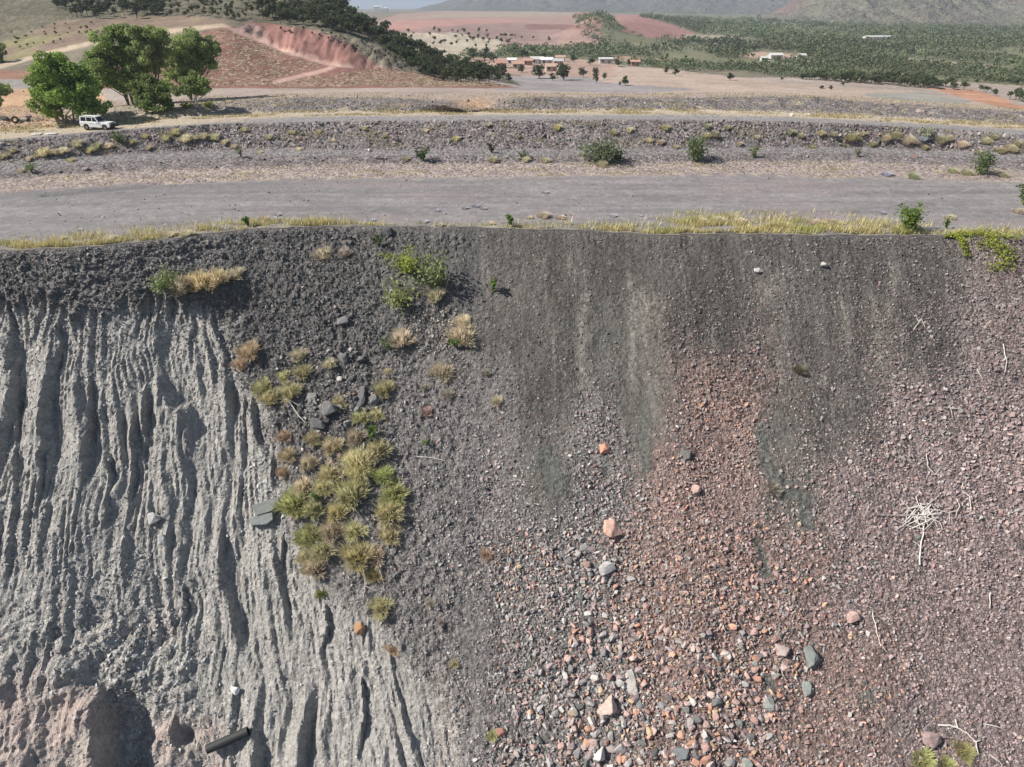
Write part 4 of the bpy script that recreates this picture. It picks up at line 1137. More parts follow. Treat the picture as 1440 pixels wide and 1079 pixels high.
for (px, py, wd, c, lab) in WALL_T:
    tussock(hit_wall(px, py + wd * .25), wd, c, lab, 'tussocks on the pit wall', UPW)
DENSE = [(520, 606, 36), (502, 615, 26), (468, 628, 36), (505, 636, 40), (537, 632, 32), (438, 650, 34), (470, 655, 40), (505, 662, 44), (540, 660, 36), (425, 680, 34), (455, 684, 38), (488, 688, 42), (522, 690, 40), (546, 690, 30),
         (412, 702, 34), (440, 706, 34), (478, 716, 40), (512, 722, 34), (545, 718, 34), (548, 742, 26), (470, 742, 36), (440, 748, 38), (500, 746, 30), (456, 764, 36), (432, 775, 26), (445, 790, 28), (500, 778, 34), (528, 776, 30), (545, 762, 26), (488, 792, 26), (526, 800, 24), (420, 722, 24)]
DENSE = [(q[0] + random.uniform(-7, 7), q[1] + random.uniform(-6, 6), q[2] * random.choice([.7, .85, 1.0, 1.1])) for q in DENSE if random.random() < .9]
DENSE.sort(key=lambda q: q[1])
for i, (px, py, wd) in enumerate(DENSE):
    c = random.choice([OLIVE, (.60, .55, .30), (.56, .52, .24), (.46, .475, .19), (.64, .58, .36), (.55, .47, .30)])
    side_ = 'left half' if px < 480 else 'right half'
    tussock(hit_wall(px, py + wd * .25), wd * 1.25, c, f'olive tussock in the {side_} of the dense wall patch, {ORD(i + 1)} from its top', 'tussocks of the dense patch on the wall', UPW, .85)

EMB = [(7,218,14), (18,210,15), (60,210,24), (75,210,18), (90,210,16), (108,198,20), (127,208,16), (135,202,15), (155,202,16), (185,197,15), (232,190,18), (248,183,18), (260,190,22), (274,191,16), (288,189,16), (302,190,18), (315,198,13), (343,179,13), (377,190,14), (412,185,11), (448,183,11),
       (513,179,11), (642,193,13), (687,173,11), (784,176,15), (935,177,15), (913,195,13), (928,197,13), (885,180,15), (862,184,14), (570,222,13), (693,222,17), (845,228,20), (740,222,14), (765,223,15), (993,175,13), (1003,187,16), (994,188,14), (1023,178,11), (1110,183,14), (1125,188,12), (1155,185,13), (1172,186,13), (1197,189,22), (1213,185,13),
       (1245,190,20), (1258,186,20), (1278,193,22), (1322,193,20), (1333,192,15), (1353,200,18), (1385,195,17), (1397,190,13), (1420,205,20), (1407,208,17), (1430,198,16), (1283,245,20), (1340,238,16), (1360,240,18), (1410,243,18), (210,205,12), (330,205,11), (365,212,11), (420,208,10), (205,190,12), (40,222,12), (30,238,11), (100,222,12), (1065,190,11), (1140,205,10), (1228,200,12), (1300,205,12), (1375,212,14),
       (470,196,9), (540,190,9), (600,182,9), (730,190,9), (820,215,10), (950,205,10), (1040,200,10)]
EMB.sort()
for i, (px, py, wd) in enumerate(EMB):
    c = random.choice([OLIVE, (.52, .48, .28), STRAWC, (.46, .45, .25)])
    tussock(hit_near(px, py + wd * .3), wd, c, f'grass tussock on the rocky embankment above the road, {ORD(i + 1)} from the left', 'tussocks on the embankment', (0, -.3, .95))
BENCH_T = [(765, 301, 22, STRAWC), (788, 303, 16, STRAWC), (745, 304, 12, STRAWC), (690, 312, 14, STRAWC), (618, 314, 12, STRAWC), (372, 306, 16, BROWN), (265, 324, 22, STRAWC), (240, 327, 18, STRAWC), (155, 332, 24, STRAWC), (85, 333, 16, STRAWC), (30, 340, 14, STRAWC), (1010, 307, 26, STRAWC), (985, 309, 22, STRAWC), (1040, 310, 22, STRAWC), (1147, 310, 20, STRAWC), (1170, 311, 20, STRAWC), (1085, 313, 18, STRAWC), (1335, 303, 16, STRAWC), (1433, 295, 20, STRAWC)]
BENCH_T.sort()
for i, (px, py, wd, c) in enumerate(BENCH_T):
    tussock(hit_near(px, py + wd * .25), wd, c, f'straw tussock along the near edge of the road, {ORD(i + 1)} from the left', 'tussocks along the near road edge', (0, 0, 1))
HERB = [(384, 305, 18), (390, 300, 12), (298, 316, 14), (318, 318, 14), (415, 309, 10), (273, 320, 10), (522, 308, 14), (598, 310, 12), (653, 291, 12), (668, 288, 14), (680, 292, 12), (615, 295, 10), (768, 268, 12), (862, 301, 14), (900, 303, 8), (1247, 243, 18), (1298, 191, 22), (687, 174, 12), (1075, 296, 10), (1240, 298, 12), (110, 322, 10)]
HERB.sort()
for i, (px, py, wd) in enumerate(HERB):
    tussock(hit_near(px, py + wd * .25), wd, SILV, f'low silvery dry herb on the bench or embankment, {ORD(i + 1)} from the left', 'silvery dry herbs', (0, 0, 1), .6, 'dry_herb')['category'] = 'herb'

# loose dry grass that nobody could count
def grass_stuff(name, pts, hgt, cols, label, wid=.05, lean=.45):
    n = len(pts)
    az = RNG.uniform(0, 2 * math.pi, n)
    h = hgt * RNG.uniform(.55, 1.25, n)
    off = np.stack([np.cos(az) * h * lean, np.sin(az) * h * lean, h], 1) * RNG.uniform(.6, 1.1, (n, 1))
    sd_ = np.stack([-np.sin(az), np.cos(az), 0 * az], 1) * (wid * RNG.uniform(.6, 1.2, n))[:, None]
    v = np.stack([pts - sd_, pts + sd_, pts + off], 1).reshape(-1, 3)
    f = np.arange(3 * n).reshape(-1, 3)
    o = link(name, mesh_np(name, v, f, M_GRASSC, False, {'col': np.repeat(cols, 3, 0), 'shade': np.repeat(RNG.uniform(.75, 1.25, n), 3)}))
    return tag(o, label, 'grass', kind='stuff')

p, a, b = near_pick(260000, 0.003, .32)
sgv = (p[:, 1] - crest_y(p[:, 0])) 
cl = fbm(p[:, 0] * .22, p[:, 1] * .5, 601, 3)
dn = np.interp(a, [0, 60, 200, 300, 420, 520, 560, 700, 740, 800, 900, 960, 1240, 1300, 1340, 1440], [.75, .8, 1, .8, .7, .6, .2, .15, .5, .5, .7, 1.2, 1.1, .5, .5, .45])
wd_ = np.interp(a, [0, 60, 200, 300, 420, 520, 560, 700, 740, 800, 900, 960, 1100, 1240, 1300, 1440], [2.0, 2.6, 3.2, 2.4, 1.8, 1.6, .7, .7, 1.6, 1.6, 2.2, 5.2, 4.2, 3.4, 2.2, 2.2])
keep = (sgv > .05) & (RNG.random(len(p)) < np.clip(dn * np.exp(-(sgv / wd_) ** 2) * (.60 + 2.2 * cl), 0, 1))
p = p[keep][:60000]
g = RNG.random((len(p), 1))
gc_ = np.array((.60, .53, .30)) * g + np.array((.52, .46, .21)) * (1 - g)
gc_ = lerp3(gc_, (.33, .36, .10), sstep(.1, .5, fbm(p[:, 0] * .15, p[:, 1] * .2, 603, 2)) * .6)
grass_stuff('crest_grass', p, .62 * (1 + .9 * fbm(p[:, 0] * .5, p[:, 1] * .6, 604, 2)), gc_, 'dry straw grass growing in a strip along the pit wall crest', .045)
pp, hh = [], []
for (n, s0, s1, th, hs) in [(9000, 5.55, 6.25, .02, .32), (4500, 6.3, 7.4, .16, .34), (5000, 1.0, 2.0, .12, .25), (7000, 4.0, 5.0, .22, .35), (6000, 7.2, 7.95, .05, .35)]:
    p, a, b = near_pick(n * 3, s0, s1)
    k = fbm(p[:, 0] * .13, p[:, 1] * .4, 607 + int(s0 * 10), 3) > th
    p = p[k][:n]
    pp.append(p); hh.append(np.full(len(p), hs))
p = np.concatenate(pp); hh = np.concatenate(hh)
g = RNG.random((len(p), 1))
grass_stuff('embankment_grass', p, hh, np.array((.47, .39, .22)) * g + np.array((.36, .33, .15)) * (1 - g), 'sparse dry grass on the embankment and beside the upper track', .06)

def leaf_quads(cent, size, rg, flat=0.0, asp=1.7):
    """diamond leaves with a fold -> verts, tris"""
    n = len(cent)
    d = rg.normal(0, 1, (n, 3)); d[:, 2] = np.abs(d[:, 2]) * .8
    d /= np.linalg.norm(d, axis=1, keepdims=True)
    e = np.cross(d, rg.normal(0, 1, (n, 3)))
    e /= np.linalg.norm(e, axis=1, keepdims=True) + 1e-9
    sz = (np.broadcast_to(size, (n,)) * rg.uniform(.7, 1.3, n))[:, None]
    nn = np.cross(d, e)
    a = cent - d * sz * .5
    c = cent + d * sz * .5
    b_ = cent + e * sz * .5 / asp + nn * sz * .12
    dd = cent - e * sz * .5 / asp + nn * sz * .12
    v = np.stack([a, b_, c, dd], 1).reshape(-1, 3)
    i = np.arange(n)[:, None] * 4
    f = np.concatenate([i + np.array([0, 1, 2]), i + np.array([0, 2, 3])])
    return v, f

def shrub(p, H, W, col, label, nleaf=260, leaf=.26, nst=9, group=None, up=(0, 0, 1), name='shrub', stem=M_STEM, seed=None):
    rg = np.random.default_rng(seed if seed is not None else random.randrange(9999))
    t = empty(name, p)
    t.rotation_mode = 'QUATERNION'
    t.rotation_quaternion = quat_up(up)
    st = Acc(); cents = []
    for k in range(nst):
        az = rg.uniform(0, 2 * math.pi); rr = rg.uniform(.25, 1) * W * .5
        tip = np.array([math.cos(az) * rr, math.sin(az) * rr, H * rg.uniform(.6, 1.0) * (1 - .25 * rr / (W * .5))])
        mid = tip * np.array([.4, .4, .55]) + rg.normal(0, .05 * W, 3)
        st.add(*tube([(0, 0, -.1), mid, tip], [.035 + .012 * H, .025 + .006 * H, .012], 5))
        m_ = max(4, int(nleaf * 1.5) // nst)
        tt = rg.uniform(.25, 1.05, m_)[:, None]
        c = np.where(tt < .5, mid * tt * 2, mid + (tip - mid) * (tt - .5) * 2) + rg.normal(0, .09 * W, (m_, 3)) * np.array([1, 1, .8])
        cents.append(c)
    c = np.concatenate(cents)
    c[:, 2] = np.maximum(c[:, 2], .03)
    s_ = st.mesh('stem', stem, True)
    link('stem', s_, t)
    v, f = leaf_quads(c, leaf * 1.12, rg)
    lo = link('foliage', mesh_np('foliage', v, f, M_LEAF, False, {'shade': np.repeat(rg.uniform(.6, 1.35, len(c)), 4)}), t)
    lo.color = (*col, 1)
    return tag(t, label, 'shrub', group)

GG = (.17, .215, .115); GR = (.13, .22, .045); YG = (.27, .33, .05); DKG = (.075, .115, .045)
def wshrub(px, py, wpx, hpx, col, lab, **k):
    p = hit_wall(px, py); m = ppm(p)
    return shrub(p - UPW * .05, hpx / m, wpx / m, col, lab, up=(0, -.25, .97), **k)
def nshrub(px, py, wpx, hpx, col, lab, **k):
    p = hit_near(px, py); m = ppm(p)
    return shrub(p, hpx / m, wpx / m, col, lab, **k)
wshrub(573, 382, 62, 40, (.36, .42, .07), 'bright yellow-green bush at the top left of the leafy group', nleaf=420, leaf=.22, nst=14)
wshrub(612, 402, 74, 54, (.30, .35, .17), 'grey-green broad-leaved plant casting a shadow to the right', nleaf=260, leaf=.34, nst=12)
wshrub(563, 430, 56, 40, (.36, .39, .16), 'yellowish broad-leaved plant below the bright bush', nleaf=240, leaf=.3, nst=12)
wshrub(695, 410, 16, 26, GR, 'small upright green plant alone right of the leafy group', nleaf=26, leaf=.42, nst=3)
wshrub(232, 405, 54, 38, (.30, .36, .16), 'green broad-leaved bush left of the grass row on the mound', nleaf=220, leaf=.28, nst=11)
wshrub(531, 345, 18, 20, DKG, 'dark little plant just under the crest beside the clod', nleaf=50, leaf=.3, nst=5)
wshrub(640, 487, 16, 20, GR, 'tiny green plant below the dead litter', nleaf=30, leaf=.3, nst=4)
wshrub(525, 612, 22, 22, GR, 'small green plant at the top of the dense tussock patch', nleaf=60, leaf=.26, nst=5)
wshrub(444, 705, 14, 14, GR, 'tiny green plant inside the dense tussock patch', nleaf=30, leaf=.26, nst=4)
wshrub(545, 490, 30, 22, (.14, .2, .08), 'sparse dark green plant left of the round straw tussock', nleaf=60, leaf=.24, nst=6)
wshrub(600, 622, 16, 14, GR, 'tiny green sprout right of the dense tussock patch', nleaf=24, leaf=.22, nst=4)
nshrub(842, 228, 62, 36, GG, 'largest grey-green shrub at the foot of the embankment', nleaf=620, leaf=.32, nst=20)
nshrub(868, 226, 34, 18, DKG, 'low dark shrub touching the right of the largest shrub', nleaf=180, leaf=.3, nst=10)
nshrub(976, 228, 46, 38, (.14, .185, .085), 'round green shrub right of the largest shrub', nleaf=480, leaf=.32, nst=16)
nshrub(594, 227, 24, 22, DKG, 'small dark shrub on the left part of the embankment foot', nleaf=150, leaf=.3, nst=8)
nshrub(692, 215, 18, 18, (.06, .07, .035), 'nearly black low shrub at the embankment foot', nleaf=70, leaf=.26, nst=7)
nshrub(736, 224, 18, 14, (.10, .13, .06), 'small dark sapling right of the black shrub', nleaf=50, leaf=.26, nst=5)
nshrub(1058, 222, 18, 20, (.15, .2, .06), 'thin green sapling right of the round shrub', nleaf=60, leaf=.28, nst=5)
nshrub(1206, 221, 13, 15, (.10, .13, .055), 'tiny dark sapling on the right of the embankment foot', nleaf=40, leaf=.26, nst=4)
nshrub(1378, 246, 44, 34, (.12, .17, .07), 'green shrub beside the road near the right edge', nleaf=380, leaf=.3, nst=14)
nshrub(1438, 288, 30, 42, (.13, .17, .09), 'grey-green shrub cut by the right edge of the frame', nleaf=260, leaf=.3, nst=12)
nshrub(1274, 324, 42, 42, (.16, .235, .045), 'bright green bush in the crest grass at the right', nleaf=620, leaf=.24, nst=18)
nshrub(717, 319, 15, 24, GR, 'small green plant at the crest, centre', nleaf=44, leaf=.34, nst=5)
nshrub(350, 319, 15, 18, GR, 'small green plant at the crest, left of centre', nleaf=34, leaf=.34, nst=4)
nshrub(1332, 322, 14, 20, (.2, .27, .06), 'small plant at the crest just above the creeper', nleaf=36, leaf=.28, nst=4)
nshrub(45, 243, 18, 16, (.16, .24, .06), 'small green plant at the left foot of the embankment', nleaf=60, leaf=.28, nst=6)
nshrub(168, 201, 22, 18, (.17, .215, .10), 'grey-green shrub on the embankment below the car', nleaf=140, leaf=.28, nst=8)
nshrub(340, 222, 18, 20, (.2, .22, .12), 'thin twiggy shrub on the left of the embankment', nleaf=36, leaf=.26, nst=7)
nshrub(1300, 196, 24, 18, (.36, .39, .27), 'pale silver shrub on the right of the embankment', nleaf=160, leaf=.26, nst=9)

# yellow-green creeper hanging over the crest
def creeper():
    rg = np.random.default_rng(5)
    paths = [[(1330, 334), (1345, 333), (1352, 345), (1359, 366)], [(1340, 332), (1370, 331), (1400, 333), (1438, 336)], [(1378, 344), (1392, 341), (1405, 352), (1414, 362), (1408, 374), (1392, 382)]]
    base = hit_wall(1345, 334)
    t = empty('creeper', base)
    st = Acc(); cents = []
    for pl, sc_ in zip(paths, (.22, .5, .8)):
        pts = []
        for (x0, y0), (x1, y1) in zip(pl[:-1], pl[1:]):
            for k in range(4):
                pts.append(hit_wall(x0 + (x1 - x0) * k / 4, y0 + (y1 - y0) * k / 4) + WN_R * .15 - base)
        st.add(*tube(pts, [.05] * len(pts), 5))
        for q in pts:
            cents.append(np.array(q) + rg.normal(0, 1, (34, 3)) * np.array([sc_ * .8, sc_ * .5, sc_ * .32]) + np.array([0, -.12, .12]))
    c = np.concatenate(cents)
    link('vine_stem', st.mesh('vine_stem', M_STEM, True), t)
    v, f = leaf_quads(c, .24, rg)
    lo = link('foliage', mesh_np('foliage', v, f, M_LEAF, False, {'shade': np.repeat(rg.uniform(.7, 1.3, len(c)), 4)}), t)
    lo.color = (.33, .37, .065, 1)
    tag(t, 'yellow-green creeper trailing over the wall crest at the upper right', 'creeper')
creeper()

# grey dead leaves and sticks under the leafy plants
ip = np.nonzero(in_poly(WPX.ravel(), WPY.ravel(), [(590, 425), (640, 430), (648, 470), (630, 495), (590, 500), (575, 455)]))[0]
ip = RNG.choice(ip, 420)
c = wall_v[ip] + RNG.normal(0, .06, (420, 3)) + np.array([0, -.05, .07])
v, f = leaf_quads(c, .36, RNG, asp=2.4)
o = link('leaf_litter', mesh_np('leaf_litter', v, f, M_GRASSC, False, {'col': np.tile(np.array((.60, .55, .50)), (len(v), 1)), 'shade': np.repeat(RNG.uniform(.6, 1.25, 420), 4)}))
tag(o, 'grey fallen leaves and sticks under the leafy plants', 'leaf litter', kind='stuff')

# ------------------------------------------------------------------ dead branches on the wall
def branch(paths, rad, label, mat=M_DEAD, lift=.16):
    st = Acc()
    base = hit_wall(*paths[0][0])
    for i, pl in enumerate(paths):
        pts = []
        for j, (x0, y0) in enumerate(pl):
            pts.append(hit_wall(x0, y0) + WN_R * (lift + random.uniform(-.04, .10)) - base)
        fine = []
        for a_, b_ in zip(pts[:-1], pts[1:]):
            for k in range(3):
                fine.append(a_.lerp(b_, k / 3) + Vector((random.uniform(-1, 1), random.uniform(-.5, .5), random.uniform(-.5, .5))) * .05)
        fine.append(pts[-1])
        r0 = rad * (1 if i == 0 else .75)
        st.add(*tube(fine, [r0 * (1 - .6 * k / (len(fine) - 1)) for k in range(len(fine))], 5))
    o = link('dead_branch', st.mesh('dead_branch', mat, True), loc=base)
    return tag(o, label, 'branch')
branch([[(1292, 795), (1294, 770), (1296, 745), (1300, 728), (1290, 712), (1286, 700), (1294, 692)], [(1300, 728), (1318, 735), (1324, 747)], [(1300, 728), (1312, 718), (1330, 722)], [(1296, 745), (1278, 742), (1262, 735), (1250, 730)], [(1290, 712), (1276, 716), (1270, 724)],
        [(1300, 728), (1282, 728), (1268, 738), (1258, 746)], [(1290, 712), (1302, 716), (1310, 728), (1316, 742)], [(1294, 770), (1282, 760), (1272, 757)], [(1296, 740), (1286, 734), (1280, 720)]] + [[(1292 + random.gauss(0, 8), 726 + random.gauss(0, 7)), (1292 + random.gauss(0, 18), 724 + random.gauss(0, 11)), (1292 + random.gauss(0, 26), 724 + random.gauss(0, 14))] for _ in range(16)], .065, 'sprawling bleached dead bush on the purple scree')
branch([[(1350, 690), (1356, 694), (1362, 700), (1364, 718), (1356, 722)], [(1364, 718), (1370, 720)], [(1352, 680), (1350, 690)]], .055, 'bleached hooked branch above and right of the dead bush')
branch([[(1345, 703), (1347, 712), (1344, 726)], [(1344, 720), (1334, 722), (1332, 735)]], .05, 'short forked bleached branch between the dead bush and hooked branch')
branch([[(1227, 862), (1230, 885), (1236, 905), (1246, 918)]], .05, 'long thin bleached twig left of the plain scree, lower right')
branch([[(1389, 835), (1390, 845), (1391, 857)]], .06, 'short bleached stick near the right edge, middle height')
branch([[(1318, 1019), (1334, 1020), (1344, 1024), (1358, 1032), (1368, 1042), (1372, 1060)], [(1342, 1012), (1344, 1024)], [(1368, 1042), (1376, 1040)]], .085, 'thick curved bleached branch at the bottom right corner')
branch([[(1382, 1018), (1398, 1022), (1412, 1027)]], .05, 'straight bleached twig right of the thick curved branch')
branch([[(1390, 1060), (1400, 1068), (1406, 1075)]], .05, 'bleached twig at the bottom right corner, lowest')
branch([[(1410, 485), (1412, 500), (1414, 512), (1411, 525)]], .05, 'bleached stick on the scree at the upper right edge')
branch([[(1283, 465), (1290, 455), (1294, 450), (1300, 462)], [(1290, 455), (1286, 448)]], .04, 'small pale forked twig on the upper right slope')
branch([[(1330, 575), (1345, 576), (1352, 574)], [(1335, 576), (1338, 588)]], .04, 'small pale twig lying level on the right scree')
branch([[(1300, 640), (1302, 655), (1308, 664)], [(1302, 655), (1312, 668), (1326, 668)], [(1312, 668), (1320, 660)]], .04, 'thin pale branching twig above the dead bush')
branch([[(1372, 520), (1378, 535)]], .04, 'tiny pale twig on the upper right scree')
branch([[(402, 560), (412, 570), (420, 585), (430, 596)], [(400, 562), (410, 566), (422, 572)]], .06, 'bleached branch lying left of the dark boulders')
branch([[(420, 733), (428, 724), (440, 712), (452, 704)], [(428, 724), (440, 718), (455, 708)], [(405, 740), (420, 738)]], .05, 'grey dead branch at the left of the dense tussock patch', M_DEADG)
branch([[(585, 644), (605, 645), (625, 648)]], .045, 'pale stick lying level right of the dense tussock patch')
branch([[(550, 530), (565, 532), (577, 537)]], .04, 'short dark stick right of the olive tussock by the slab', M_DEADG)
branch([[(513, 810), (514, 825), (512, 840)], [(514, 825), (530, 832)], [(535, 800), (540, 822)]], .04, 'thin dry sticks below the dense tussock patch')

# black pipe in the lower left slope
def pipe():
    a = hit_wall(297, 1052) + WN_R * .75
    b = hit_wall(352, 1027) + WN_R * .35
    d = b - a
    ln = d.length
    ro, ri = .36, .29
    bm = bmesh.new()
    rings = []
    for (x, r) in [(0, ro), (ln, ro), (ln, ri), (0, ri)]:
        rings.append([bm.verts.new((x, r * math.cos(t * math.pi / 10), r * math.sin(t * math.pi / 10))) for t in range(20)])
    for i in range(4):
        for k in range(20):
            bm.faces.new((rings[i][k], rings[i][(k + 1) % 20], rings[(i + 1) % 4][(k + 1) % 20], rings[(i + 1) % 4][k]))
    bmesh.ops.recalc_face_normals(bm, faces=bm.faces)
    me = bpy.data.meshes.new('pipe'); bm.to_mesh(me); bm.free()
    me.materials.append(simple_mat('black_pipe', (.035, .036, .04), .6, .25, 3.0))
    o = link('pipe', me, loc=a)
    o.rotation_mode = 'QUATERNION'
    o.rotation_quaternion = d.to_track_quat('X', 'Z')
    tag(o, 'black pipe sticking out of the lower left slope', 'pipe')
pipe()

# ------------------------------------------------------------------ the car
def bm_mesh(name, bm, mat, smooth=False):
    bmesh.ops.recalc_face_normals(bm, faces=bm.faces)
    me = bpy.data.meshes.new(name); bm.to_mesh(me); bm.free()
    me.materials.append(mat)
    if smooth:
        for p_ in me.polygons: p_.use_smooth = True
    return me
def loft(secs):
    """secs: list of vertex loops of equal length"""
    bm = bmesh.new()
    R_s = [[bm.verts.new(q) for q in s_] for s_ in secs]
    n = len(secs[0])
    for i in range(len(R_s) - 1):
        for k in range(n):
            bm.faces.new((R_s[i][k], R_s[i][(k + 1) % n], R_s[i + 1][(k + 1) % n], R_s[i + 1][k]))
    bm.faces.new(R_s[0]); bm.faces.new(R_s[-1][::-1])
    return bm
def bbox(bm, x0, x1, y0, y1, z0, z1):
    vs_ = [bm.verts.new((x, y, z)) for x in (x0, x1) for y in (y0, y1) for z in (z0, z1)]
    for q in [(0, 1, 3, 2), (4, 6, 7, 5), (0, 4, 5, 1), (2, 3, 7, 6), (0, 2, 6, 4), (1, 5, 7, 3)]:
        bm.faces.new([vs_[i] for i in q])
def box_mesh(name, mat, *bs, bevel=0):
    bm = bmesh.new()
    for b_ in bs: bbox(bm, *b_)
    if bevel:
        bmesh.ops.recalc_face_normals(bm, faces=bm.faces)
        bmesh.ops.bevel(bm, geom=bm.edges, offset=bevel, segments=2, affect='EDGES')
    return bm_mesh(name, bm, mat)
def cyl_y(name, mat, r0, r1, y0, y1, n=20, inner=None):
    bm = bmesh.new()
    prof = [(inner or 0.001, y0), (r0 * .94, y0), (r0, y0 + .03), (r1, y1 - .03), (r1 * .94, y1), (inner or 0.001, y1)]
    rings = [[bm.verts.new((r * math.cos(2 * math.pi * k / n), y, r * math.sin(2 * math.pi * k / n))) for k in range(n)] for r, y in prof]
    for i in range(len(rings)):
        if i == len(rings) - 1 and not inner: break
        for k in range(n):
            A_, B2 = rings[i], rings[(i + 1) % len(rings)]
            bm.faces.new((A_[k], A_[(k + 1) % n], B2[(k + 1) % n], B2[k]))
    return bm_mesh(name, bm, mat)

def car():
    paint_ = simple_mat('white_car_paint', (.80, .80, .78), .3, .03, 2.0, spec=.5)
    glass = simple_mat('dark_car_glass', (.02, .023, .026), .08, .1, 2.0, spec=.6)
    black = simple_mat('black_plastic', (.03, .03, .032), .6, .15, 4.0)
    rub = simple_mat('tyre_rubber', (.03, .03, .03), .85, .15, 4.0)
    steel = simple_mat('steel_rim', (.35, .35, .36), .4, .1, 4.0, metallic=.7)
    lampm = simple_mat('lamp_glass', (.7, .7, .68), .15, .05, 4.0)
    redl = simple_mat('tail_lamp', (.35, .02, .015), .2, .05, 4.0)
    p = hit_near(141, 182)
    t = empty('parked_car', p)
    # lower body with wheel arches: side profile extruded in rounded sections
    def prof(arch):
        pts = [(-2.30, .52), (-2.33, .95), (-2.28, 1.10), (.62, 1.10), (.70, 1.08), (2.02, 1.00), (2.22, .90), (2.26, .55), (1.93, .45)]
        for xc in (1.42,):
            pts += [(xc + .46 * math.cos(a_), .42 + .46 * math.sin(a_) * arch) for a_ in np.linspace(.05, math.pi - .05, 9)]
        pts += [(-.95, .42)]
        pts += [(-1.42 + .46 * math.cos(a_), .42 + .46 * math.sin(a_) * arch) for a_ in np.linspace(.05, math.pi - .05, 9)]
        pts += [(-1.93, .45)]
        return pts
    secs = []
    for y, sx, dz in [(-.90, .985, -.03), (-.86, 1.0, 0), (.86, 1.0, 0), (.90, .985, -.03)]:
        secs.append([(x * sx, y, (z if z < 1.0 else z + dz)) for x, z in prof(1.0)])
    link('body', bm_mesh('body', loft(secs), paint_), t)
    # cabin: tapered shell
    bot = [(-2.27, 1.10), (.66, 1.10)]; top = [(-2.18, 1.80), (.10, 1.80)]
    def ring(x0, x1, yy, z): return [(x0, -yy, z), (x1, -yy, z), (x1, yy, z), (x0, yy, z)]
    link('cabin', bm_mesh('cabin', loft([ring(-2.26, .66, .84, 1.095), ring(-2.24, .58, .835, 1.18), ring(-2.19, .14, .745, 1.74)]), paint_), t)
    rb = box_mesh('roof', paint_, (-2.24, .16, -.77, .77, 1.735, 1.83), bevel=.035)
    r_ = link('roof', rb, t)
    link('roof_rail', box_mesh('roof_rail', black, (-1.9, -.1, -.70, -.66, 1.835, 1.88)), r_)
    link('roof_rail', box_mesh('roof_rail', black, (-1.9, -.1, .66, .70, 1.835, 1.88)), r_)
    # windows, proud of the shell by a few millimetres
    def win(pts, name='window'):
        bm = bmesh.new(); bm.faces.new([bm.verts.new(q) for q in pts])
        bmesh.ops.solidify(bm, geom=bm.faces[:], thickness=.012)
        link(name, bm_mesh(name, bm, glass), t)
    for sgn in (-1, 1):
        yb, yt = sgn * .836, sgn * .758
        for (xb0, xb1, xt0, xt1) in [(-2.10, -1.30, -2.05, -1.30), (-1.20, -.42, -1.20, -.42), (-.32, .40, -.32, .03)]:
            win([(xb0, yb, 1.20), (xb1, yb, 1.20), (xt1, yt, 1.70), (xt0, yt, 1.70)])
    win([(.585, -.76, 1.20), (.585, .76, 1.20), (.175, .68, 1.72), (.175, -.68, 1.72)], 'windscreen')
    win([(-2.25, -.70, 1.20), (-2.25, .70, 1.20), (-2.205, .64, 1.70), (-2.205, -.64, 1.70)], 'rear_window')
    link('bonnet', box_mesh('bonnet', paint_, (.72, 2.06, -.72, .72, 1.03, 1.085), bevel=.03), t)
    link('front_bumper', box_mesh('front_bumper', black, (2.20, 2.42, -.88, .88, .46, .74), bevel=.04), t)
    link('rear_bumper', box_mesh('rear_bumper', black, (-2.46, -2.30, -.86, .86, .46, .66), bevel=.04), t)
    bb = Acc()
    for yy in (-.42, .42): bb.add(*tube([(2.36, yy, .6), (2.46, yy, .95), (2.40, yy, 1.14)], [.04] * 3, 6))
    bb.add(*tube([(2.36, -.8, .7), (2.42, -.72, 1.0), (2.42, -.42, 1.14), (2.42, .42, 1.14), (2.42, .72, 1.0), (2.36, .8, .7)], [.04] * 6, 6))
    bb.add(*tube([(2.44, -.72, .92), (2.44, .72, .92)], [.035] * 2, 6))
    link('bull_bar', bb.mesh('bull_bar', black, True), t)
    link('grille', box_mesh('grille', black, (2.20, 2.262, -.48, .48, .70, .92)), t)
    for sgn in (-1, 1):
        link('headlight', box_mesh('headlight', lampm, (2.18, 2.266, sgn * .68 - .15, sgn * .68 + .15, .74, .92), bevel=.02), t)
        link('tail_light', box_mesh('tail_light', redl, (-2.345, -2.29, sgn * .80 - .06, sgn * .80 + .06, .78, 1.05)), t)
        link('mirror', box_mesh('mirror', black, (.30, .40, sgn * .98 - .1, sgn * .98 + .1, 1.2, 1.36), bevel=.02), t)
        for x in (-.36, .50):
            link('door_handle', box_mesh('door_handle', black, (x - .24, x - .06, sgn * .905 - .012, sgn * .905 + .012, .93, .965)), t)
    for x in (-1.42, 1.42):
        for sgn in (-1, 1):
            wo = link('wheel', cyl_y('wheel', rub, .38, .38, -.13, .13, inner=.2), t, (x, sgn * .80, .38))
            link('rim', cyl_y('rim', steel, .205, .205, -.09, .09), wo)
    sp_ = link('spare_wheel', cyl_y('spare_wheel', rub, .35, .35, -.1, .1), t, (-2.40, 0, 1.02))
    sp_.rotation_euler = (0, 0, math.pi / 2)
    t.rotation_euler = (0, math.radians(1.5), math.radians(-6))
    tag(t, 'white four-wheel-drive wagon parked below the trees beside the upper track', 'car')
car()

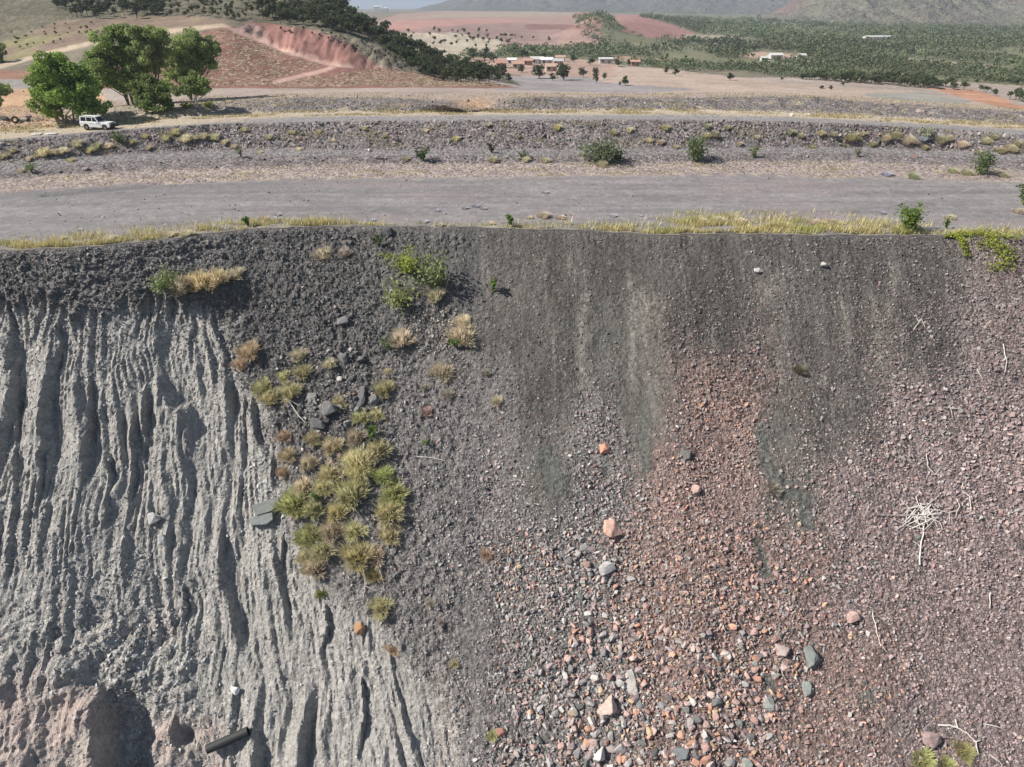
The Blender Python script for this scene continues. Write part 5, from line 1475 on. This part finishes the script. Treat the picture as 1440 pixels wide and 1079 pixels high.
# pale sheets and the old tyre left of the car
def sheet(px, py, w_, d_, lab):
    p = hit_near(px, py)
    n = 7
    X_, Y_ = np.meshgrid(np.linspace(-w_ / 2, w_ / 2, n), np.linspace(-d_ / 2, d_ / 2, n))
    Z_ = .08 + .06 * RNG.random(X_.shape)
    for i in range(n):
        for j in range(n):
            Z_[i, j] += near_z(p.x + X_[i, j], p.y + Y_[i, j]) - p.z
    top = np.stack([X_, Y_, Z_], -1).reshape(-1, 3); f = grid_faces(n, n)
    me = mesh_np('plastic_sheet', top, f, simple_mat('white_sheet', (.50, .53, .54), .6, .2, 2.0), True)
    o = link('plastic_sheet', me, loc=p)
    md = o.modifiers.new('thick', 'SOLIDIFY'); md.thickness = .03
    tag(o, lab, 'sheet')
sheet(52, 190, 1.3, .9, 'bluish white sheet lying on the ground, far left')
sheet(73, 189, 1.7, .8, 'white sheet lying on the ground between the bluish sheet and car')
p = hit_near(22, 172)
bm = bmesh.new()
n1_, n2_ = 20, 10
gr_ = [[bm.verts.new(((.55 + .2 * math.cos(2 * math.pi * b_ / n2_)) * math.cos(2 * math.pi * a_ / n1_), .22 * math.sin(2 * math.pi * b_ / n2_), (.55 + .2 * math.cos(2 * math.pi * b_ / n2_)) * math.sin(2 * math.pi * a_ / n1_))) for b_ in range(n2_)] for a_ in range(n1_)]
for a_ in range(n1_):
    for b_ in range(n2_):
        bm.faces.new((gr_[a_][b_], gr_[(a_ + 1) % n1_][b_], gr_[(a_ + 1) % n1_][(b_ + 1) % n2_], gr_[a_][(b_ + 1) % n2_]))
o = link('old_tyre', bm_mesh('old_tyre', bm, simple_mat('old_tyre_rubber', (.045, .044, .042), .9, .3, 4.0), True), loc=(p.x, p.y, p.z + .6))
o.rotation_euler = (math.radians(-18), 0, .15); o.scale = (.72, .72, .72); o.location.z -= .18
tag(o, 'old dark tyre propped up on the orange ground, far left', 'tyre')
for (px, py, wd, c, lab) in [(8, 168, 14, (.11, .11, .115), 'long dark boulder left of the old tyre'), (33, 171, 13, (.30, .27, .25), 'grey boulder right of the old tyre'), (40, 166, 10, (.24, .22, .21), 'small grey boulder behind the old tyre'), (122, 240, 10, (.42, .34, .33), 'pale pink boulder at the left foot of the embankment'), (520, 212, 8, (.5, .46, .45), 'pale boulder on the embankment left of the small dark shrub'), (1113, 163, 9, (.45, .42, .40), 'pale boulder beside the upper track'), (1137, 162, 8, (.42, .40, .38), 'second pale boulder beside the upper track, further right')]:
    p = hit_near(px, py); m = ppm(p)
    rock(p, (wd / m, wd / m * .8, wd / m * .7), c, lab, n=Vector((0, 0, 1)), rot=(0, 0, random.uniform(-3, 3)), name='boulder', cat='boulder')
#@@PART3
# ------------------------------------------------------------------ trees
def crown_np(blobs, rg, n_per, leaf):
    """blobs (x,y,z,rx,ry,rz): leaf sprays mostly on the outer shell of each clump"""
    c, sh = [], []
    for (x, y, z, rx, ry, rz) in blobs:
        ns = 13
        for k in range(ns):                                        # each clump is a handful of sprays
            e = rg.normal(0, 1, 3); e /= np.linalg.norm(e)
            e = e * rg.uniform(.25, 1.05)
            q = rg.uniform(.26, .50)
            n = max(3, int(n_per * rx * rz * q * q * .9))
            d = rg.normal(0, 1, (n, 3)); d /= np.linalg.norm(d, axis=1, keepdims=True)
            r = rg.uniform(.2, 1.0, n) ** .5
            c.append(np.array([x, y, z]) + (e + d * r[:, None] * q) * np.array([rx, ry, rz]))
            sh.append(np.full(n, rg.uniform(.72, 1.25)))
    if len(blobs) > 3 and n_per > 200:                             # loose sprays that bridge the clumps
        B_l = np.array(blobs)
        nf = int(sum(len(q) for q in c) * .10)
        ia, ib = rg.integers(0, len(B_l), nf), rg.integers(0, len(B_l), nf)
        near_ = np.linalg.norm(B_l[ia, :3] - B_l[ib, :3], axis=1) < (B_l[ia, 3] + B_l[ib, 3]) * 1.15
        ia, ib = ia[near_], ib[near_]
        tt = rg.random((len(ia), 1))
        c.append(B_l[ia, :3] * tt + B_l[ib, :3] * (1 - tt) + rg.normal(0, .38, (len(ia), 3)) * B_l[ia, 3:])
        sh.append(rg.uniform(.75, 1.2, len(ia)))
    c = np.concatenate(c); sh = np.concatenate(sh) * rg.uniform(.65, 1.3, len(c))
    v, f = leaf_quads(c, leaf, rg, asp=1.4)
    return v, f, np.repeat(sh, 4)

def big_tree(base_px, blobs_px, col, label, leaf=.36, bark=M_BARK, n_per=260, depth_off=0.0, trunks=1, seed=1, far=False):
    rg = np.random.default_rng(seed)
    p = hit_far(*base_px) if far else hit_near(*base_px)
    if not far:
        p = Vector((p.x, p.y + depth_off, near_z(p.x, p.y + depth_off) if p.y + depth_off < YEND else float(far_z(p.x, p.y + depth_off))))
    m = ppm(p)
    mv = ppv(p)
    bx, by, _ = project(p.x, p.y, p.z)
    t = empty('tree', p)
    blobs = []
    for (px, py, rw, rh) in blobs_px:
        zo = (by - py) / mv
        xo = (px - 720) * (p.y * CP - (p.z + zo - CAMZ) * SP) / F - p.x
        blobs.append((xo, rg.uniform(-1, 1) * 1.4, (by - py) / mv, rw / m, max(rw, rh) / m * .9, rh / mv))
    tr = Acc()
    for k in range(trunks):
        bx0 = np.array([(k - (trunks - 1) / 2) * .9, rg.normal(0, .3), -.3])
        for i, b_ in enumerate(blobs):
            if trunks > 1 and i % trunks != k: continue
            e = np.array(b_[:3])
            j1 = bx0 + (e - bx0) * .35 + np.array([-(e[0] - bx0[0]) * .2, 0, .06 * e[2]]) + rg.normal(0, .15, 3)
            j2 = bx0 + (e - bx0) * .7 + rg.normal(0, .2, 3)
            r0 = .20 if i < 2 else .12
            tr.add(*tube([bx0, j1, j2, e], [r0, r0 * .75, r0 * .45, .03], 7))
            for q in range(3):
                e2 = e + rg.normal(0, .5, 3) * np.array(b_[3:])
                tr.add(*tube([j2, (j2 + e2) / 2 + rg.normal(0, .15, 3), e2], [.06, .04, .015], 5))
    link('trunk', tr.mesh('trunk', bark, True), t)
    v, f, sh = crown_np(blobs, rg, n_per, leaf)
    c = link('crown', mesh_np('crown', v, f, M_LEAF, False, {'shade': sh}), t)
    c.color = (*col, 1)
    return tag(t, label, 'tree', 'trees beside the parked car')
G1 = (.28, .40, .10); G2 = (.27, .36, .12); G3_ = (.32, .39, .155); G4 = (.20, .26, .09); G5 = (.23, .30, .105)
big_tree((92, 172), [(85, 100, 30, 24), (62, 112, 22, 18), (110, 112, 24, 22), (72, 138, 30, 22), (112, 140, 30, 22), (95, 122, 32, 22), (130, 128, 20, 20), (140, 146, 15, 14), (60, 156, 14, 12)], G1, 'broad bright green tree right behind the parked car, leftmost of the clump', trunks=3, seed=11)
big_tree((172, 150), [(160, 75, 20, 14), (172, 66, 14, 14), (140, 78, 14, 10), (160, 104, 22, 12), (187, 98, 14, 12), (155, 62, 20, 22), (165, 48, 14, 10), (150, 92, 26, 18), (175, 88, 22, 20), (128, 92, 16, 14), (185, 110, 16, 14), (170, 120, 18, 12), (145, 112, 20, 14)], G2, 'tall green tree with bare dark trunks in the middle of the clump', bark=M_DARKBARK, trunks=3, seed=12, depth_off=4)
big_tree((189, 150), [(205, 62, 16, 12), (222, 80, 14, 12), (190, 74, 14, 12), (200, 95, 14, 10), (190, 48, 14, 11), (212, 54, 18, 18), (225, 62, 14, 16), (205, 78, 18, 14), (215, 92, 18, 12), (198, 64, 14, 14)], G3_, 'tall green tree behind the middle one, second from the right at the top', bark=M_DARKBARK, trunks=2, seed=13, depth_off=7)
big_tree((250, 146), [(270, 78, 20, 14), (258, 92, 18, 10), (290, 84, 13, 10), (246, 74, 14, 12), (268, 100, 14, 10), (262, 66, 26, 18), (285, 70, 20, 16), (248, 88, 22, 16), (278, 88, 18, 14), (300, 72, 10, 10), (240, 106, 16, 12), (302, 93, 9, 5), (256, 104, 16, 12)], G3_, 'wide leaning green tree at the right of the clump', bark=M_DARKBARK, trunks=2, seed=14, depth_off=6)
big_tree((218, 156), [(215, 120, 24, 16), (200, 132, 20, 14), (230, 132, 18, 14), (215, 144, 22, 11), (190, 122, 10, 8)], G4, 'low dark dense tree at the front of the clump', trunks=1, seed=15, n_per=300)
big_tree((276, 153), [(272, 115, 18, 11), (284, 122, 12, 10), (262, 126, 12, 9), (276, 128, 13, 8)], G5, 'small tree with a pale straight trunk at the right front of the clump', bark=simple_mat('white_bark', (.55, .52, .47), .8, .15, 3.0), seed=16)
big_tree((-4, 152), [(-4, 128, 14, 12), (2, 140, 10, 9), (-14, 138, 14, 12)], G2, 'green tree cut by the left edge, nearer one', seed=17)
big_tree((-6, 88), [(-2, 74, 9, 9), (-12, 70, 12, 12), (2, 82, 7, 5)], G4, 'dark tree cut by the left edge, farther up the slope', seed=18, far=True, n_per=90, leaf=.7)
for i, (px, py, wd, h) in enumerate([(205, 158, 16, 10), (240, 155, 18, 8), (262, 152, 18, 8), (292, 150, 20, 7)]):
    nshrub(px, py, wd, h, (.25, .30, .07), f'low yellow-green bush at the foot of the tree clump, {ORD(i + 1)} from the left', nleaf=110, leaf=.3, nst=8)

# tree shapes for the distance
def far_tree_meshes(seed, H=1.0, full=False, squat=.5):
    rg = np.random.default_rng(seed)
    nb = rg.integers(4, 7)
    blobs = []
    for k in range(nb):
        az = rg.uniform(0, 6.28); rr = rg.uniform(0, .26)
        r = rg.uniform(.21, .33) if full else rg.uniform(.17, .28)
        blobs.append((math.cos(az) * rr, math.sin(az) * rr, H * rg.uniform(squat, .84), r, r, r * .8))
    v, f, sh = crown_np(blobs, rg, 1100 if full else 620, .10 if full else .135)
    st = Acc()
    st.add(*tube([(0, 0, -.08), (rg.normal(0, .02), 0, .3), (rg.normal(0, .05), rg.normal(0, .05), .62)], [.03, .022, .01], 5))
    for b_ in blobs[:3]:
        st.add(*tube([(0, 0, .28), ((b_[0]) * .6, b_[1] * .6, b_[2] * .75), b_[:3]], [.016, .012, .005], 4))
    return v, f, sh, st
FTM = []
for i in range(7):
    v, f, sh, st = far_tree_meshes(700 + i, squat=.32 + .03 * i)
    tv = np.concatenate(st.v); tf = np.concatenate(st.f)
    tf3 = np.concatenate([tf[:, [0, 1, 2]], tf[:, [0, 2, 3]]]) + len(v)
    me = mesh_np('small_tree', np.concatenate([v, tv]), np.concatenate([f, tf3]), M_LEAF, False, {'shade': np.concatenate([sh, np.full(len(tv), .8)])})
    me.materials.append(M_DARKBARK)
    mi = np.zeros(len(f) + len(tf3), np.int32); mi[len(f):] = 1
    me.polygons.foreach_set('material_index', mi)
    FTM.append(me)
FULL = []
for i in range(4):
    v, f, sh, st = far_tree_meshes(740 + i, full=True, squat=.30)
    FULL.append((st.mesh('trunk', M_DARKBARK, True), mesh_np('crown', v, f, M_LEAF, False, {'shade': sh})))

def small_tree(p, H, col, label, group, name='small_tree', wide=1.0, cat='tree'):
    o = link(name, FTM[random.randrange(len(FTM))])
    o.location = p
    o.rotation_euler = (0, 0, random.uniform(-3, 3))
    wd = H * random.uniform(.95, 1.3) * wide
    o.scale = (wd, wd, H)
    j = random.uniform(.75, 1.25)
    o.color = (col[0] * j, col[1] * j, col[2] * j, 1)
    return tag(o, label, cat, group)

def village_tree(px, py, hpx, col, label, wide=1.0):
    p = hit_far(px, py); m = ppv(p); H = hpx / m
    t = empty('tree', p)
    tr, cr = FULL[random.randrange(4)]
    a_ = link('trunk', tr, t); c = link('crown', cr, t)
    t.scale = (H * 1.15 * wide, H * 1.15 * wide, H)
    t.rotation_euler = (0, 0, random.uniform(-3, 3))
    c.color = (*col, 1)
    return tag(t, label, 'tree', 'trees around the settlement')

DK = (.062, .095, .038); MD = (.10, .125, .065)
VT = [(793, 113, 24, DK, 1.15, 'large round dark tree with a shadow on the pale yard'), (758, 111, 20, DK, 1.3, 'wide dark tree left of the large round one'), (733, 103, 12, DK, 1.2, 'small dark tree left of the wide one'), (777, 114, 11, DK, 1.2, 'small dark tree between the wide and the large round tree'), (820, 109, 17, MD, 1.0, 'green tree right of the large round one'), (838, 118, 24, MD, .55, 'narrow tall tree on the pale yard'), (850, 112, 10, MD, 1.0, 'small tree right of the narrow tall one'),
      (879, 121, 14, DK, 1.0, 'round dark tree alone on the tan flat'), (872, 121, 7, DK, .7, 'tiny tree beside the lone round one'), (666, 84, 18, MD, 1.2, 'grey-green tree left above the settlement'), (682, 86, 20, MD, 1.1, 'tall grey-green tree above the settlement, left cluster'), (694, 88, 17, MD, 1.1, 'grey-green tree right in the left cluster above the settlement'), (660, 80, 10, MD, 1.0, 'small tree at the left end of the settlement'), (722, 80, 14, MD, 1.1, 'grey-green tree above the settlement, second cluster'),
      (735, 82, 16, MD, 1.2, 'tree above the houses in the second cluster, middle'), (746, 80, 15, MD, 1.1, 'tree above the houses in the second cluster, right'), (762, 84, 14, MD, 1.1, 'tree behind the white houses'), (806, 88, 12, MD, 1.0, 'tree right behind the white houses'), (830, 92, 13, MD, 1.3, 'dark tree between the white house and the yard'), (870, 94, 13, MD, 1.3, 'dark tree right of the white shed'), (885, 93, 10, MD, 1.2, 'small tree at the right end of the settlement'),
      (936, 104, 10, DK, 1.0, 'small dark tree at the left end of the tan flat'), (950, 107, 14, DK, .9, 'dark tree at the upper left of the tan flat'), (1026, 113, 11, DK, 1.2, 'lone dark tree in the middle of the tan flat'), (1099, 113, 5, DK, 1.0, 'tiny bush on the tan flat'), (1128, 112, 8, DK, 1.3, 'bush at the woodland edge of the tan flat'), (1168, 127, 7, DK, 1.1, 'bush on the tan flat, left of a pair'), (1185, 121, 6, DK, 1.1, 'bush on the tan flat, right of a pair'), (1155, 125, 5, DK, 2.0, 'low spreading bush on the tan flat')]
for (px, py, h, c, wd, lab) in VT:
    village_tree(px, py, h, c, lab, wd)

def scatter_px(poly, n, seed, gap=5.0):
    rg = random.Random(seed)
    xs = [q[0] for q in poly]; ys = [q[1] for q in poly]
    out = []
    k = 0
    while len(out) < n and k < n * 60:
        k += 1
        x, y = rg.uniform(min(xs), max(xs)), rg.uniform(min(ys), max(ys))
        if in_poly(np.array([x]), np.array([y]), poly)[0] and all(abs(x - a_) + abs(y - b_) * 1.4 > gap for a_, b_ in out):
            out.append((x, y))
    return out
RIDGE = [(366, -6), (452, 0), (480, 14), (520, 38), (570, 64), (625, 86), (690, 105), (725, 116), (700, 121), (640, 118), (590, 110), (572, 96), (535, 70), (520, 58), (440, 38), (385, 34), (368, 30)]
for i, (x, y) in enumerate(sorted(scatter_px(RIDGE, 285, 3, 4.2))):
    p = hit_far(x, y)
    if p.y > 420: continue
    band = 'highest' if x < 420 else 'upper' if x < 480 else ('middle' if x < 550 else ('lower' if x < 625 else 'lowest'))
    sky_y = interp(np.array([x]), [(366, -6), (452, 0), (480, 14), (520, 38), (570, 64), (625, 86), (690, 105), (725, 116)])[0]
    lev = 'along the skyline of' if y < sky_y + 11 else 'below the skyline of'
    small_tree(p, random.uniform(3.0, 5.6), (.085, .105, .05), f'dark olive tree {lev} the {band} part of the wooded hill spur', f'trees {lev} the {band} hill spur', name='hill_tree')
for i, (x, y) in enumerate(sorted(scatter_px([(75, 2), (230, -4), (235, 24), (180, 28), (120, 28), (80, 20)], 80, 4, 4))):
    small_tree(hit_far(x, y), random.uniform(3.2, 5.0), (.055, .068, .035), 'dark tree in the shady stand at the top left of the hill', 'trees in the top left stand', name='hill_tree')
for i, (x, y) in enumerate(sorted(scatter_px([(238, 0), (370, 0), (372, 24), (330, 30), (240, 24)], 60, 5, 6))):
    small_tree(hit_far(x, y), random.uniform(1.4, 3.2), (.11, .118, .06), 'grey-green bush on the grassy hilltop between the dark stands', 'bushes on the grassy hilltop', name='hill_bush', cat='bush')
for i, (x, y) in enumerate(sorted(scatter_px([(10, 50), (90, 32), (140, 35), (150, 50), (60, 66), (20, 72)], 30, 6, 7))):
    small_tree(hit_far(x, y), random.uniform(.9, 1.6), (.13, .17, .05), 'low green bush on the reddish slope at the far left', 'bushes on the far left slope', name='hill_bush', cat='bush')
for i, (x, y) in enumerate(sorted(scatter_px([(590, 106), (690, 100), (720, 118), (650, 122)], 26, 8, 7))):
    small_tree(hit_far(x, y), random.uniform(2.0, 3.4), (.095, .115, .05), 'olive bush at the foot of the hill spur beside the settlement', 'bushes at the foot of the spur', name='hill_bush', cat='bush')
for i, (x, y) in enumerate(sorted(scatter_px([(570, 46), (660, 42), (720, 50), (775, 58), (760, 64), (660, 70), (560, 62)], 44, 9, 7))):
    small_tree(hit_far(x, y), random.uniform(3.2, 5.5), (.085, .10, .052), 'scattered grey-green tree on the pale valley flank beyond the spur', 'scattered trees on the pale valley flank', name='valley_tree')

for i, (x, y) in enumerate(sorted(scatter_px([(380, 46), (440, 44), (520, 64), (575, 95), (545, 96), (500, 72), (440, 58)], 30, 12, 7))):
    small_tree(hit_far(x, y), random.uniform(.8, 1.7), (.10, .11, .055), 'low bush clinging to the red cut face', 'bushes on the red cut face', name='hill_bush', cat='bush')

# straw tufts in rows over the reddish dump face
RS = [(100, 122), (135, 97), (230, 62), (315, 38), (352, 55), (400, 74), (455, 93), (390, 114), (540, 97), (640, 113), (720, 122), (500, 123)]
rgs = np.random.default_rng(31)
ty = rgs.uniform(190, 262, 60000); tx = rgs.uniform(-.72, .05, 60000) * ty
tz = far_z(tx, ty)
ta, tb, _ = project(tx, ty, tz)
ok = in_poly(ta, tb, RS) & (dist_poly(ta, tb, [(312, 36), (352, 52), (400, 72), (440, 84), (472, 93), (450, 101), (385, 116)]) > 4) & (gnoise(tx * .35, ty * .9, 614) > -.05)
tp = np.stack([tx, ty, tz - .05], 1)[ok][:4600]
n = len(tp)
hx = rgs.uniform(.25, .75, n); hz = rgs.uniform(.18, .42, n)
offs = np.array([(-1, 0, 0), (1, 0, 0), (.55, .3, 1), (-.5, .3, 1)])
v = tp[:, None, :] + offs[None] * np.stack([hx, hx, hz], 1)[:, None, :] + rgs.normal(0, .06, (n, 4, 3))
g = rgs.random((n, 1))
tcol = np.array((.52, .43, .31)) * g + np.array((.38, .28, .20)) * (1 - g)
o = link('slope_grass', mesh_np('slope_grass', v.reshape(-1, 3), np.arange(4 * n).reshape(-1, 4), M_GRASSC, False, {'col': np.repeat(tcol, 4, 0), 'shade': np.repeat(rgs.uniform(.7, 1.2, n), 4)}))
tag(o, 'straw grass tufts dotted over the red-brown dump face', 'grass', kind='stuff')

# the woodland on the plain: nearest trees one by one, the rest as one mass
WOOD = [(640, 82), (700, 70), (790, 72), (830, 66), (905, 60), (985, 60), (1060, 44), (1110, 40), (1440, 44), (1700, 46), (1700, 200), (1440, 146), (1370, 128), (1290, 124), (1130, 112), (1030, 101), (950, 101), (880, 90), (800, 82)]
KNOB = [(806, 22), (848, 22), (880, 42), (915, 58), (985, 62), (985, 78), (880, 74), (838, 62), (815, 48)]
FLATW = [(905, 24), (1060, 28), (1200, 36), (1440, 38), (1700, 40), (1700, 60), (985, 62), (990, 52), (940, 34), (900, 26)]
HOLES = [[(1030, 76), (1070, 71), (1130, 77), (1152, 89), (1080, 87)], [(960, 48), (1045, 52), (1040, 60), (960, 60)], [(1262, 82), (1340, 86), (1440, 96), (1440, 101), (1330, 91)], [(1250, 106), (1292, 110), (1282, 114), (1250, 110)], [(1180, 54), (1262, 56), (1245, 62), (1190, 61)], [(862, 79), (960, 84), (960, 91), (862, 87)], [(650, 84), (865, 86), (865, 110), (650, 104)]]
rgw = np.random.default_rng(21)
NW = 56000
wy_ = np.exp(rgw.uniform(math.log(215), math.log(2600), NW))
wx_ = rgw.uniform(-.2, .95, NW) * wy_
wz_ = far_z(wx_, wy_)
wpx, wpy, _ = project(wx_, wy_, wz_)
ok = in_poly(wpx, wpy, WOOD) | in_poly(wpx, wpy, KNOB) | (in_poly(wpx, wpy, FLATW))
for h in HOLES:
    ok &= ~in_poly(wpx, wpy, h)
ok &= fbm(wx_ * .012, wy_ * .006, 611, 3) > -.10 + .30 * (rgw.random(NW) - .5)
wx_, wy_, wz_, wpx, wpy = wx_[ok], wy_[ok], wz_[ok], wpx[ok], wpy[ok]
hts = np.clip(rgw.normal(3.4, 1.0, len(wx_)), 1.6, 6.5) * np.clip(wy_ / 420, .8, 1.9)
hts = np.where(in_poly(wpx, wpy, KNOB) & (wpy < 58), hts * .8, hts)
near_o = np.argsort(wy_ + 5000 * ((wpx > 1436) | (wpx < 5)))[:290]
nm = np.zeros(len(wx_), bool); nm[near_o] = True
for q in near_o:
    sec = 'at the far right end' if wpx[q] > 1400 else ('right of the red earth patch' if wpx[q] > 1340 else ('behind the red earth patch' if wpx[q] > 1270 else ('behind the grey-green patch' if wpx[q] > 1190 else ('in the middle' if wpx[q] > 1090 else 'at the left end'))))
    small_tree((wx_[q], wy_[q], wz_[q]), float(hts[q]), (.115, .14, .07), f'grey-green tree {sec}, on the near woodland edge', f'woodland edge trees {sec}', name='woodland_tree')
# mass
rest = np.nonzero(~nm)[0][:11500]
print('woodland', len(rest))
NT = 20
d = rgw.normal(0, 1, (len(rest), NT, 3)); d[..., 2] = np.abs(d[..., 2])
d /= np.linalg.norm(d, axis=2, keepdims=True)
hh_ = hts[rest][:, None, None]
cen = np.stack([wx_[rest], wy_[rest], wz_[rest]], 1)[:, None, :] + d * hh_ * np.array([.62, .62, .72]) * rgw.uniform(.55, 1, (len(rest), NT, 1)) + np.array([0, 0, .22]) * hh_
cen = cen.reshape(-1, 3); szl = np.repeat(hts[rest] * .24, NT)
v, f = leaf_quads(cen, szl, rgw, asp=1.2)
pat = (.95 + .75 * fbm(wx_[rest] * .007, wy_[rest] * .0028, 613, 3))[:, None]
tc_ = pat * np.array((.110, .136, .074)) * rgw.uniform(.75, 1.3, (len(rest), 1)) + np.array((.03, .02, .0)) * rgw.random((len(rest), 1)) * .5
o = link('woodland', mesh_np('woodland', v, f, M_LEAFC, False, {'col': np.repeat(tc_, NT * 4, 0), 'shade': np.repeat(rgw.uniform(.7, 1.25, len(cen)), 4)}))
tag(o, 'open grey-green woodland covering the plain to the mountains', 'woodland', kind='stuff')

# ------------------------------------------------------------------ buildings of the settlement and the plain
def house(px, py, W, Dp, H, wall, roof, label, rz=0.0, pitch=.28, name='house', cat='house'):
    p = hit_far(px, py)
    if W < 14: W, Dp, H = W * .58, Dp * .62, H * .85
    t = empty(name, (p.x, p.y + Dp * .5, float(far_z(p.x, p.y + Dp * .5)) - .2))
    t.rotation_euler = (0, 0, rz)
    wm = simple_mat('wall_paint', wall, .85, .06, 1.0); rm = simple_mat('roof_sheet', roof, .5, .08, 1.0)
    gl = simple_mat('window_glass', (.04, .045, .05), .15, .1, 1.0); dm = simple_mat('door_paint', (.22, .16, .12), .7, .1, 1.0)
    bm = bmesh.new(); bbox(bm, -W / 2, W / 2, -Dp / 2, Dp / 2, -.6, H)
    link('wall', bm_mesh('wall', bm, wm), t)
    rh = Dp * pitch
    bm = bmesh.new()
    ov = .5
    pts = [(-Dp / 2 - ov, H - .05), (0, H + rh), (Dp / 2 + ov, H - .05), (Dp / 2 + ov, H + .06), (0, H + rh + .12), (-Dp / 2 - ov, H + .06)]
    a_ = [bm.verts.new((-W / 2 - ov, y, z)) for y, z in pts]; b_ = [bm.verts.new((W / 2 + ov, y, z)) for y, z in pts]
    bm.faces.new(a_); bm.faces.new(b_[::-1])
    for k in range(6):
        bm.faces.new((a_[k], a_[(k + 1) % 6], b_[(k + 1) % 6], b_[k]))
    link('roof', bm_mesh('roof', bm, rm), t)
    for sx in (-1, 1):                                             # gable ends
        bm = bmesh.new()
        x = sx * W / 2
        vs1 = [bm.verts.new((x - .1, y, z)) for y, z in [(-Dp / 2, H), (Dp / 2, H), (0, H + rh - .03)]]
        vs2 = [bm.verts.new((x + .002 * sx + .1 * 0, y, z)) for y, z in [(-Dp / 2, H), (Dp / 2, H), (0, H + rh - .03)]]
        bm.faces.new(vs1); bm.faces.new(vs2[::-1])
        for k in range(3): bm.faces.new((vs1[k], vs1[(k + 1) % 3], vs2[(k + 1) % 3], vs2[k]))
        link('gable', bm_mesh('gable', bm, wm), t)
    nwn = max(2, int(W / 3.2))
    for k in range(nwn):
        x = -W / 2 + (k + .5) * W / nwn
        if k == nwn // 2:
            link('door', box_mesh('door', dm, (x - .5, x + .5, -Dp / 2 - .05, -Dp / 2 + .05, 0, 2.1)), t)
        else:
            wo = link('window', box_mesh('window', gl, (x - .6, x + .6, -Dp / 2 - .04, -Dp / 2 + .04, 1.0, 2.1)), t)
            link('sill', box_mesh('sill', wm, (x - .7, x + .7, -Dp / 2 - .12, -Dp / 2 - .002, .9, .985)), wo)
    return tag(t, label, cat, 'buildings on the plain')
WH = (.50, .50, .48); PK = (.42, .26, .21); TN = (.45, .37, .30); GY = (.42, .42, .42)
house(704, 96, 9, 7, 2.8, PK, (.44, .24, .19), 'pink-roofed house at the left end of the settlement', .2)
house(720, 91, 8, 6, 2.8, WH, (.62, .60, .58), 'small pale-roofed house next to the pink-roofed one', -.1)
house(728, 97, 10, 7, 2.8, TN, (.44, .28, .22), 'red-brown roofed house in the lower left of the settlement', .1)
house(742, 92, 9, 7, 2.8, PK, (.42, .27, .22), 'pink-brown roofed house left of the white houses', 0)
house(755, 90, 12, 7, 3.0, WH, WH, 'white-roofed house, left of two in the middle of the settlement', .05)
house(769, 91, 11, 7, 3.0, WH, (.66, .66, .65), 'white-roofed house, right of two in the middle of the settlement', -.05)
house(785, 92, 9, 7, 2.8, TN, GY, 'grey-roofed house right of the white-roofed pair', 0)
house(775, 101, 9, 7, 2.8, TN, (.46, .33, .26), 'tan-roofed house just behind the large round tree', .1)
house(788, 87, 9, 6, 2.8, PK, (.44, .29, .24), 'pink-roofed house at the back of the settlement', 0)
house(852, 90, 13, 7, 3.2, WH, (.54, .54, .53), 'long white shed right of the settlement', 0, .15)
house(893, 93, 8, 5, 2.6, (.5, .3, .22), (.46, .27, .20), 'small rust-roofed shed at the right end of the settlement', 0)
house(1091, 86, 13.5, 9, 4.0, WH, (.56, .56, .55), 'big white building in the woodland clearing', .1, .2)
house(1075, 87, 7, 5, 2.6, WH, WH, 'small white building left of the big one in the clearing', 0)
house(1127, 83, 9, 6, 2.6, WH, WH, 'white hut right of the clearing', 0)
house(1238, 57, 30, 9, 3.6, WH, (.54, .54, .53), 'long white shed far off in the woodland', .05, .1)
house(1005, 66, 7, 5, 2.6, WH, WH, 'tiny white hut at the woodland left of the clearing', 0)
house(532, 17.5, 26, 16, 16, WH, (.70, .70, .70), 'white plant building on the horizon, left of two', 0, .1)
house(540, 17.6, 20, 16, 11, WH, (.66, .66, .66), 'lower white plant building on the horizon, right of two', 0, .1)

# ------------------------------------------------------------------ haze
bm = bmesh.new()
bbox(bm, -62000, 62000, -400, 61000, -900, 900)
hm = bpy.data.materials.new('haze')
hm.use_nodes = True
nt = hm.node_tree
nt.nodes.remove(nt.nodes['Principled BSDF'])
pv = nt.nodes.new('ShaderNodeVolumePrincipled')
pv.inputs['Color'].default_value = (.72, .84, 1.0, 1)
pv.inputs['Density'].default_value = 0.00016
pv.inputs['Anisotropy'].default_value = 0.1
L(nt, pv.outputs[0], nt.nodes['Material Output'].inputs['Volume'])
o = link('haze', bm_mesh('haze', bm, hm))
tag(o, 'thin bluish haze over the distant plain and mountains', 'haze', kind='stuff')
_tri = 0
for ob in bpy.data.objects:
    if ob.type == 'MESH': _tri += sum(1 for _ in ()) + len(ob.data.loops) - 2 * len(ob.data.polygons)
print('TRIS', _tri, 'stones', len(ssz), 'objs', len(bpy.data.objects))
